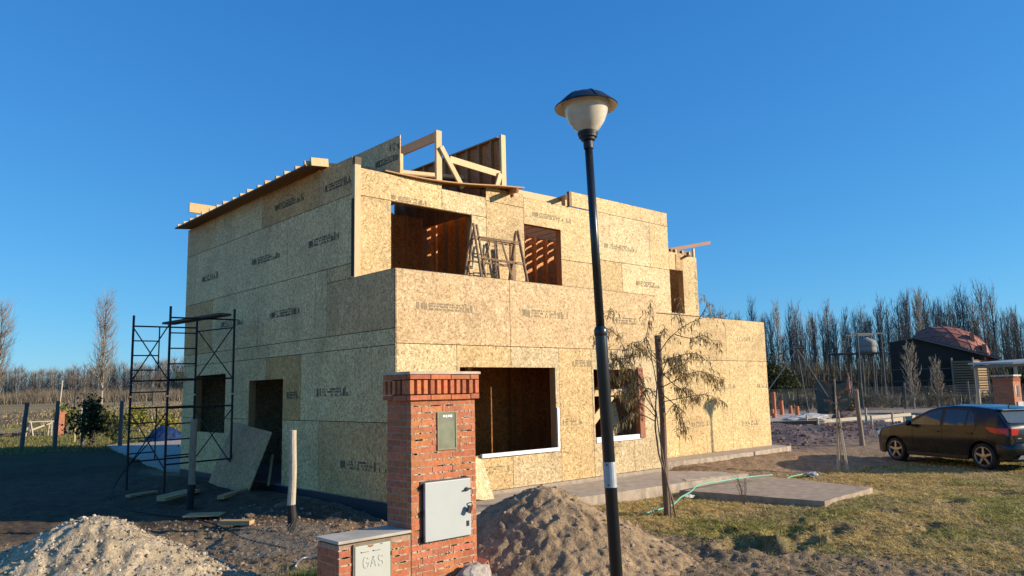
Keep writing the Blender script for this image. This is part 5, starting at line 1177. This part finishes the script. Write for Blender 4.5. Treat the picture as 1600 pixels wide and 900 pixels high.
brush('dry_grass_tufts', (12, 62), (60, 130), 16, 16000, .30, [(.34, .26, .13), (.27, .2, .1), (.22, .17, .09)], 'pale dry grass tufts across the left field', 8)

# ---------------------------------------------------------------- left middle distance
YEL1 = [(.30, .27, .05), (.22, .22, .05), (.36, .30, .07)]
for i, (x, y, rr, h, nn) in enumerate(((4.7, 42.5, .85, 1.75, 900), (7.0, 39.6, .8, 2.0, 1100), (6.0, 41.5, .5, 1.7, 700), (7.9, 38.6, .7, 1.75, 800), (9.3, 38.8, .6, 1.5, 700), (8.6, 41.0, .7, 1.8, 800))):
    leafbush('yellow_shrub', (x, y, gz(x, y)), rr, h, nn, YEL1, ['yellow green shrub behind the small brick pillar', 'tall yellow green shrub right of the dark bush', 'slim yellow green shrub above the dark bush', 'yellow green shrub seen through the left scaffold frame', 'small yellow green shrub seen between the scaffold legs', 'yellow green shrub farthest back, seen through the scaffold'][i], 'shrub', 50+i, (.10, .2), .05)
OLDP = make_wood('grey_post_wood', (.09, .082, .075), (.17, .155, .14), .9); STK = make_wood('yellow_stake_wood', (.40, .30, .12), (.52, .40, .18), .8)
for i, (x, y, h, ln) in enumerate(((-.45, 25.4, 1.9, (.12, -.05)), (.62, 25.0, 1.95, (.05, 0)), (1.75, 25.6, 1.9, (.02, 0)), (2.75, 24.0, 1.9, (.0, 0)))):
    post((x, y, -.26), h, .085, .075, OLDP, ['leaning grey fence post farthest left', 'second grey fence post from the left', 'third grey fence post, left of the dark bush', 'grey fence post half hidden in the dark bush'][i], 0, ln, 70+i, 'post', 'fence_post')
post((2.6, 30.6, -.25), 1.3, .05, .045, STK, 'yellow wooden stake standing beside the dark bush', 0, (0, 0), 81, 'stake', 'garden_stake')
post((2.2, 40.0, -.25), 1.15, .07, .06, WHITEW, 'short white post at the left edge beyond the pink track', 0, (.08, 0), 82, 'post', 'marker_post')
post((20.5, 118, gz(20.5, 118)), 4.2, .12, .10, WHITEW, 'pale bare pole standing in the left field', 0, (.25, 0), 83, 'pole', 'field_pole')
post((4.9, 39.3, -.25), 1.5, .05, .045, WHITEW, 'thin white stake behind the small brick pillar', 0, (0, 0), 84, 'stake', 'garden_stake')
lbp = thing('small_brick_pillar', (4.03, 40.3, -.25), 'small red brick pillar far off in the left field', 'pillar')
brick_body(3.78, 4.30, 40.0, 40.5, -.25, 1.02, lbp, 'shaft', 'shaft_mortar', seed=300)
mb = MB(); mb.ti = (.8, .8, .8); mb.box((3.76, 39.98, 1.025), (4.32, 40.52, 1.06)); mb.build('cap', HC, lbp)
tb = thing('work_trestle', (3.0, 39.8, -.25), 'pale wooden trestle table beside the small brick pillar', 'table')
mb = MB(); mb.ti = YEL; mb.box((2.35, 39.5, .55), (3.6, 40.1, .60)); mb.build('top', WHITEW, tb)
for x in (2.45, 3.5):
    for y in (39.5, 40.1): timber('leg', (x, y, .55), (x+jit(.12), y+(y-39.8)*.7, -.25), .07, .07, NORM, WHITEW, tb)
    timber('stretcher', (x, 39.5, .1), (x, 40.1, .1), .05, .08, NORM, WHITEW, tb)
plank((2.4, 39.4, .1), (3.6, 40.0, .5), .06, .08, 'pale batten leaning across the trestle table', WHITEW)
plank((.7, 41.5, -.1), (2.6, 40.6, -.12), .3, .12, 'long red brown timber lying by the pink track at the left', make_wood('red_timber', (.2, .08, .05), (.3, .13, .08)), name='timber')
slab('rear_slab', [(.3, 11.2), (1.2, 10.2), (7.5, 26.0), (2.5, 25.0)], -.16, .15, 'grey concrete slab behind the scaffold in the shade of the house', (1.0, 1.05, 1.15), seed=8)
tarp, _ = heap('blue_tarp', (5.4, 26.6), .95, .72, simple('blue_tarpaulin', (.010, .028, .085), .5, var=.5, scale=5), lambda P: np.tile((.010, .028, .085), (len(P), 1)), 'blue tarpaulin thrown over a heap behind the scaffold', 'tarpaulin', 140, .25, (1, 0, 1), 50, 1.6)

# ---------------------------------------------------------------- right middle distance
slab('far_foundation', [(24.6, 7.6), (28.2, 4.6), (35.6, 5.6), (36.2, 13.2), (33.2, 16.0)], .0, .28, 'pale concrete foundation slab of the next plot', (1.15, 1.12, 1.08), seed=11)
PVC = simple('orange_pipe_plastic', (.50, .135, .045), .5, var=.15)
for i, (x, y, h) in enumerate(((33.6, 12.35, 1.35), (32.9, 12.1, .42), (34.5, 12.4, .85), (36.0, 13.2, .55), (37.2, 13.3, .50), (34.0, 11.2, .55), (30.4, 10.6, .3))):
    mb = MB(); mb.lathe((x, y, -.05), [(.11, 0), (.11, h), (.085, h), (.085, h-.12), (0, h-.13)], 14); tag(mb.build('drain_pipe', PVC), 'upright orange plastic pipe standing in the far foundation', 'pipe', 'orange pipes in the far foundation')
for i, (x, y, h, ln) in enumerate(((26.8, 7.0, .55, (0, 0)), (25.6, 5.9, .45, (0, 0)), (25.9, 3.95, .9, (.05, 0)), (26.0, 3.75, .6, (0, .03)), (28.2, 3.8, .65, (0, 0)), (30.5, 4.2, .6, (0, 0)))):
    post((x, y, -.25), h, .045, .045, WHITEW, ['pale setting-out stake before the far foundation slab, farthest left', 'second setting-out stake before the far foundation slab', 'tallest setting-out stake, left of the car', 'short stake right beside the tallest setting-out stake', 'setting-out stake just behind the car bonnet', 'setting-out stake half hidden by the car'][i], 0, ln, 90+i, 'stake', 'setting_out_stake')
plank((25.3, 5.5, .12), (30.8, 4.0, .22), .03, .14, 'pale formwork board along the far foundation edge', WHITEW, (1.2, 1.2, 1.15), 'formwork_board', 'board')
plank((23.8, 9.0, .0), (25.6, 5.9, .05), .03, .16, 'dark formwork board before the far foundation', ROUGH, (.5, .5, .5), 'formwork_board', 'board')
rock('sand_sheet', (29.5, 8.3, .05), (1.3, .8, .18), 61, simple('pale_sheet', (.50, .46, .40), .9, var=.3), 'crumpled pale sheet lying on the far foundation', 'sheet', 4, .5)
rock('dark_soil_heap', (28.2, 5.9, .05), (.8, .55, .38), 62, simple('dark_soil', (.10, .075, .075), .95, var=.4, scale=8), 'heap of dark soil on the near edge of the far foundation', 'soil heap', 4, .3)
post((17.75, .60, -.24), 1.72, .078, .066, ROUGH, 'thick dark wooden post between the sapling and the car', 0, (-.16, .0), 77, 'post', 'wooden_post')
# wire fence along the far road
fn = thing('wire_fence', (50, 17, -.25), 'wire mesh fence on grey posts along the road on the right', 'fence')
FP = [(44.5, 24.5), (47.0, 20.9), (49.5, 17.3), (51.0, 14.9), (52.2, 12.4), (54.2, 8.8), (56.5, 5.2), (58.5, 2.0)]
for i, (x, y) in enumerate(FP):
    mb = MB(); z = gz(x, y); mb.tube([(x, y, z-.2), (x+jit(.08), y+jit(.08), z+1.9)], .075, 7); mb.build('fence_post', OLDP, fn)
mb = MB()
for (x0, y0), (x1, y1) in zip(FP, FP[1:]):
    z0, z1 = gz(x0, y0), gz(x1, y1)
    for h in (.1, .9, 1.6): mb.tube([(x0, y0, z0+h), (x1, y1, z1+h)], .008, 3, cap=False)
    L = math.hypot(x1-x0, y1-y0); n = int(L/.16)
    for k in range(-10, n):
        for sgn in (1, -1):
            a = max(0, min(1, k/n)); b = max(0, min(1, (k+10)/n))
            if b <= a: continue
            za = .1+1.5*((a*n-k)/10 if sgn > 0 else 1-(a*n-k)/10); zb_ = .1+1.5*((b*n-k)/10 if sgn > 0 else 1-(b*n-k)/10)
            mb.tube([(x0+(x1-x0)*a, y0+(y1-y0)*a, z0+za), (x0+(x1-x0)*b, y0+(y1-y0)*b, z0+zb_)], .005, 3, cap=False)
mb.build('wire_mesh', simple('grey_wire', (.22, .22, .22), .6, .3), fn)
# pole pyramid with lattice
tp_ = thing('pole_frame', (38.9, 13.2, -.25), 'frame of three grey poles leaning together with a small ladder', 'pole frame')
AP = (38.65, 13.37, 3.9)
for q in ((39.9, 12.2, .9), (39.0, 13.05, -.2), (36.6, 15.0, .6)):
    mb = MB(); mb.tube([AP, q], .042, 8); mb.build('pole', OLDP, tp_)
mb = MB(); mb.tube([(38.3, 13.9, 3.92), (38.85, 13.0, 3.95)], .04, 8); mb.build('cross_bar', OLDP, tp_)
ld = thing('small_ladder', (39.3, 13.6, -.25), 'small dark ladder frame standing behind the pole frame', 'ladder')
for d in (-.25, .25): mb = MB(); mb.tube([(39.3+d*.7, 13.6-d*.7, -.25), (39.3+d*.7, 13.6-d*.7, 1.4)], .03, 6); mb.build('rail', STEEL_D, ld)
for k in range(4): mb = MB(); mb.tube([(39.12, 13.78, .1+.35*k), (39.48, 13.42, .1+.35*k)], .02, 6); mb.build('rung', STEEL_D, ld)
# dark green shed
gs = thing('green_shed', (41, 12.2, -.25), 'low dark green metal shed behind the fence', 'shed'); GSM = simple('dark_green_metal', (.010, .028, .022), .6, var=.3)
mb = MB(); c = Vector((41.3, 12.6, .8)); mb.obox(c, RV*.66, FV*.9, (0, 0, 1.05)); mb.build('walls', GSM, gs)
mb = MB(); mb.obox(c+Vector((0, 0, 1.09)), RV*.72, FV*.96, (0, 0, .03)); mb.build('roof', GSM, gs)
mb = MB(); mb.obox(c+RV*.15-FV*.912, RV*.3, FV*.008, (0, 0, .85)); mb.build('door', simple('green_door', (.014, .036, .03), .5), gs)
# dusty pink cloth on the fence
rock('pink_cloth', (40.9, 11.3, 1.55), (.10, .12, .42), 71, simple('pink_cloth', (.42, .19, .13), .9, var=.3), 'faded pink cloth hanging beside the green shed', 'cloth', 4, .6)
# water tank on its stand
wt = thing('water_tank_tower', (64.3, 19.7, -.25), 'pale water tank on a tall steel and timber stand', 'water tank')
mb = MB(); mb.lathe((64.2, 19.9, 4.42), [(0, 0), (.78, 0), (.85, .10), (.85, .45), (.82, .48), (.85, .51), (.85, .95), (.78, 1.10), (.35, 1.32), (.22, 1.34), (.22, 1.42), (0, 1.43)], 28); mb.build('tank', simple('tank_plastic', (.25, .235, .21), .8, var=.1), wt, smooth=True)
mb = MB(); mb.obox((63.6, 20.5, 4.36), RV*2.2, FV*1.1, (0, 0, .055)); mb.build('platform', DARKW, wt)
for a, b in ((-.95, -1), (-.95, 1), (.75, -1), (.75, 1)):
    p = Vector((64.2, 19.9, 0))+RV*(a*1.25)+FV*(b*1.0); mb = MB(); mb.tube([(p.x, p.y, -.3), (p.x, p.y, 6.1)], .08, 8); mb.build('pole', OLDP, wt)
for b in (-1, 1): p = Vector((64.2, 19.9, 6.1))+FV*b; timber('top_rail', p-RV*1.35, p+RV*1.1, .10, .12, NORM, WHITEW, wt)
for a in (-2.1, 0): p = Vector((63.6, 20.5, 0))+RV*a-FV*.9; mb = MB(); mb.tube([(p.x, p.y, -.3), (p.x, p.y, 4.32)], .07, 8); mb.build('pole', OLDP, wt)
# timber house with faceted dome
dm = thing('dome_house', (74, 18.5, -.3), 'dark timber house with a red brown faceted dome on its roof', 'house')
C0 = Vector((75.4, 17.73, 0)); RD = Vector((.333, -.943, 0))*.86; FD = Vector((.943, .333, 0))
def dp(a, b, z): return C0+RD*a+FD*b+Vector((0, 0, z))
mb = MB(); f0 = [dp(-4.9, 0, -.4), dp(3.0, 0, -.4), dp(4.2, 0, -.4), dp(4.2, 0, 3.9), dp(-1.8, 0, 6.1), dp(-4.9, 0, 5.75)]
mb.prism(f0, FD*7); mb.build('walls', DARKW, dm)
mb = MB()
for k in range(24): z = .1+k*.24; mb.obox(dp(-.4, -.015, z), RD*4.4, FD*.01, (0, 0, .10)) if z < 3.8 else mb.obox(dp(-3.2+.0*k, -.015, z), RD*1.6, FD*.01, (0, 0, .10))
mb.build('cladding', make_wood('dark_cladding', (.026, .019, .014), (.05, .037, .027), .85), dm)
mb = MB(); mb.beam(dp(-2.4, -.5, 6.12), dp(5.9, -.5, 3.75), .10, .16, (0, 0, 1)); mb.build('roof_edge', simple('grey_edge', (.16, .155, .155), .6, var=.3), dm)
mb = MB(); mb.add([dp(-2.4, -.45, 6.25), dp(6.0, -.45, 3.85), dp(6.0, 7.4, 3.85), dp(-2.4, 7.4, 6.25), dp(-2.4, -.45, 6.10), dp(6.0, -.45, 3.70), dp(6.0, 7.4, 3.70), dp(-2.4, 7.4, 6.10)], [(0, 1, 2, 3), (7, 6, 5, 4), (0, 4, 5, 1), (1, 5, 6, 2), (2, 6, 7, 3), (3, 7, 4, 0)]); mb.build('roof', simple('dark_roof', (.03, .027, .026), .8, var=.4), dm)
bm = bmesh.new(); bmesh.ops.create_icosphere(bm, subdivisions=3, radius=1)
bmesh.ops.rotate(bm, verts=bm.verts, cent=(0, 0, 0), matrix=Matrix.Rotation(.5, 3, 'Z') @ Matrix.Rotation(.35, 3, 'X'))
sl_ax = (RD*.97+Vector((0, 0, -.27))).normalized(); upn = Vector((0, 0, 1))-sl_ax*sl_ax.z; upn.normalize(); cD = dp(1.3, 4.2, 4.75)
for v in bm.verts: v.co = cD+sl_ax*v.co.x*3.7+FD*v.co.y*3.6+upn*v.co.z*2.5
me = D.meshes.new('dome'); bm.to_mesh(me); bm.free(); me.materials.append(simple('dome_red', (.36, .115, .075), .75, var=.18, scale=2)); do = D.objects.new('dome', me); COL.objects.link(do); attach(do, dm)
mb = MB()
for e in me.edges:
    a, b = me.vertices[e.vertices[0]].co, me.vertices[e.vertices[1]].co
    mb.tube([a, b], .03, 4, cap=False)
mb.build('dome_ribs', simple('dome_rib', (.20, .075, .055), .8), do)
for (a, z) in ((4.1, 4.75), (3.0, 5.9)):
    mb = MB(); mb.obox(dp(a+.6, 2.0, z), RD*.22, FD*.22, (0, 0, .5)); mb.build('chimney', HC, dm)
mb = MB()
for i in range(26): x = -2.2+i*.32; mb.obox(dp(x, -.52, 6.33-.285*(x+2.4)), RD*.10, FD*.12, (0, 0, .06))
mb.build('roof_edge_stones', simple('edge_stones', (.20, .18, .17), .8, var=.4), dm)
# slatted wood store in front
ws = thing('slat_shed', (75.5, 14.5, -.3), 'slatted wooden shed in front of the timber house', 'shed')
for k in range(16):
    z = -.1+k*.24; timber('slat', dp(1.2, -2.2, z), dp(3.2, -2.2, z), .05, .15, (.85, .75, .6), ROUGH, ws); timber('slat', dp(3.25, -2.2, z), dp(4.6, -.3, z), .05, .15, (1.5, 1.25, .9), ROUGH, ws)  # right-hand slats tinted brighter to paint in the sunlit side
for a, b in ((1.2, -2.15), (3.22, -2.15), (4.55, -.3)): timber('corner_post', dp(a, b, -.4), dp(a, b, 3.9), .12, .12, NORM, ROUGH, ws, up=(1, 0, 0))
mb = MB(); mb.add([dp(1.2, -2.1, -.3), dp(3.2, -2.1, -.3), dp(4.5, -.25, -.3), dp(1.2, -.25, -.3), dp(1.2, -2.1, 3.7), dp(3.2, -2.1, 3.7), dp(4.5, -.25, 3.7), dp(1.2, -.25, 3.7)], [(0, 1, 5, 4), (1, 2, 6, 5), (2, 3, 7, 6), (3, 0, 4, 7), (4, 5, 6, 7)]); mb.build('core', DARKW, ws)
# open canopy at the right edge
cn = thing('open_canopy', (47, 4, -.25), 'open shelter with a pale flat roof behind the brick pillar on the right', 'shelter')
cc = Vector((47.6, 3.1, 0))
mb = MB(); mb.obox(cc+Vector((0, 0, 2.83)), RV*2.6+Vector((0, 0, .14)), FV*2.2+Vector((0, 0, .05)), (0, 0, .06)); mb.build('roof', simple('pale_roof_sheet', (.42, .42, .40), .5, .3, var=.15), cn)
mb = MB(); mb.obox(cc+Vector((0, 0, 2.66)), RV*2.5+Vector((0, 0, .14)), FV*2.1, (0, 0, .07)); mb.build('roof_beams', ROUGH, cn)
for a, b in ((-2.3, -1.9), (-2.3, 1.9), (2.3, -1.9), (2.3, 1.9), (-1.6, -1.9)):
    p = cc+RV*a+FV*b; mb = MB(); mb.tube([(p.x, p.y, -.3), (p.x, p.y, 2.62)], .10, 8); mb.build('post', WHITEW, cn)
# brick meter pillar of the neighbour
nb_ = thing('neighbour_brick_pillar', (37.2, 1.2, -.25), 'wide red brick meter pillar with a pale cap at the right edge, behind the car', 'pillar')
brick_body(36.75, 37.95, 1.37, 2.25, -.25, 1.80, nb_, 'shaft', 'shaft_mortar', seed=600)
mb = MB(); mb.ti = (1.5, 1.5, 1.5); mb.box((36.70, 1.31, 1.86), (38.0, 2.3, 1.94)); mb.build('cap', CONC, nb_)
mb = MB()
for i in range(9): mb.box((36.725, 1.40+i*.1, 1.62), (36.76, 1.45+i*.1, 1.80))
for i in range(12): mb.box((36.78+i*.1, 1.345, 1.62), (36.83+i*.1, 1.372, 1.80))
mb.build('soldier_course', BRICK, nb_)
mb = MB(); mb.box((36.90, 1.352, 1.0), (37.12, 1.368, 1.42)); mb.build('meter_window', simple('pale_meter_window', (.42, .40, .28), .4), nb_)
mb = MB(); mb.box((37.25, 1.352, .85), (37.62, 1.368, 1.38)); mb.build('meter_box', simple('dark_box', (.05, .03, .03), .6), nb_)
mb = MB(); mb.box((37.0, 1.30, .25), (37.9, 1.365, .62)); mb.build('metal_door', PAINT, nb_)
# shrubs, small trees and conifer before the timber house
for i, (x, y, h, w_) in enumerate(((51.2, 11.4, 4.6, 1.2), (53.0, 10.4, 3.6, .9))):
    t = poplar(500+i, h, w_*.55, 90, [(.30, .25, .18)]*3, ['thin pale bare sapling before the dark timber house', 'second thin bare sapling before the slatted shed'][i], None, 4, .02, .10); t.location = (x, y, gz(x, y)-.1)
leafbush('conifer', (62.5, 28.1, gz(62.5, 28.1)), 2.0, 4.6, 2600, [(.05, .06, .02), (.035, .045, .018), (.09, .08, .025)], 'dark evergreen tree just right of the house wing', 'tree', 91, (.2, .4), .09, stems=26)
leafbush('dark_evergreen', (80.5, 12.4, -.2), 1.6, 3.2, 1500, [(.03, .05, .018), (.045, .065, .025)], 'dark green evergreen behind the open shelter', 'tree', 92, (.2, .4), .09, stems=20)
for i, (x, y, rr, h) in enumerate(((52.5, 16.4, .8, 1.0), (53.6, 14.6, 1.2, 1.3), (55.5, 11.2, 1.1, 1.1), (58.0, 8.0, 1.3, 1.2), (50.3, 19.2, .9, .9), (43.0, 12.9, .7, .8))):
    leafbush('low_shrub', (x, y, gz(x, y)), rr, h, 700, [(.10, .085, .035), (.07, .07, .03), (.15, .115, .05)], 'low half dry shrub along the wire fence', 'shrub', 95+i, (.12, .25), .06, group='low shrubs along the wire fence')
rl = thing('long_wire_line', (60, 16, -.2), 'thin rail on posts running before the poplars', 'fence')
for i in range(7):
    p = Vector((60, 32, 0)).lerp(Vector((72, 8, 0)), i/6); mb = MB(); mb.tube([(p.x, p.y, -.4), (p.x, p.y, 2.9)], .06, 6); mb.build('fence_post', OLDP, rl)
mb = MB(); mb.tube([(60, 32, 2.85), (72, 8, 2.85)], .03, 5); mb.tube([(60, 32, 1.8), (72, 8, 1.8)], .02, 5); mb.build('rail', OLDP, rl)
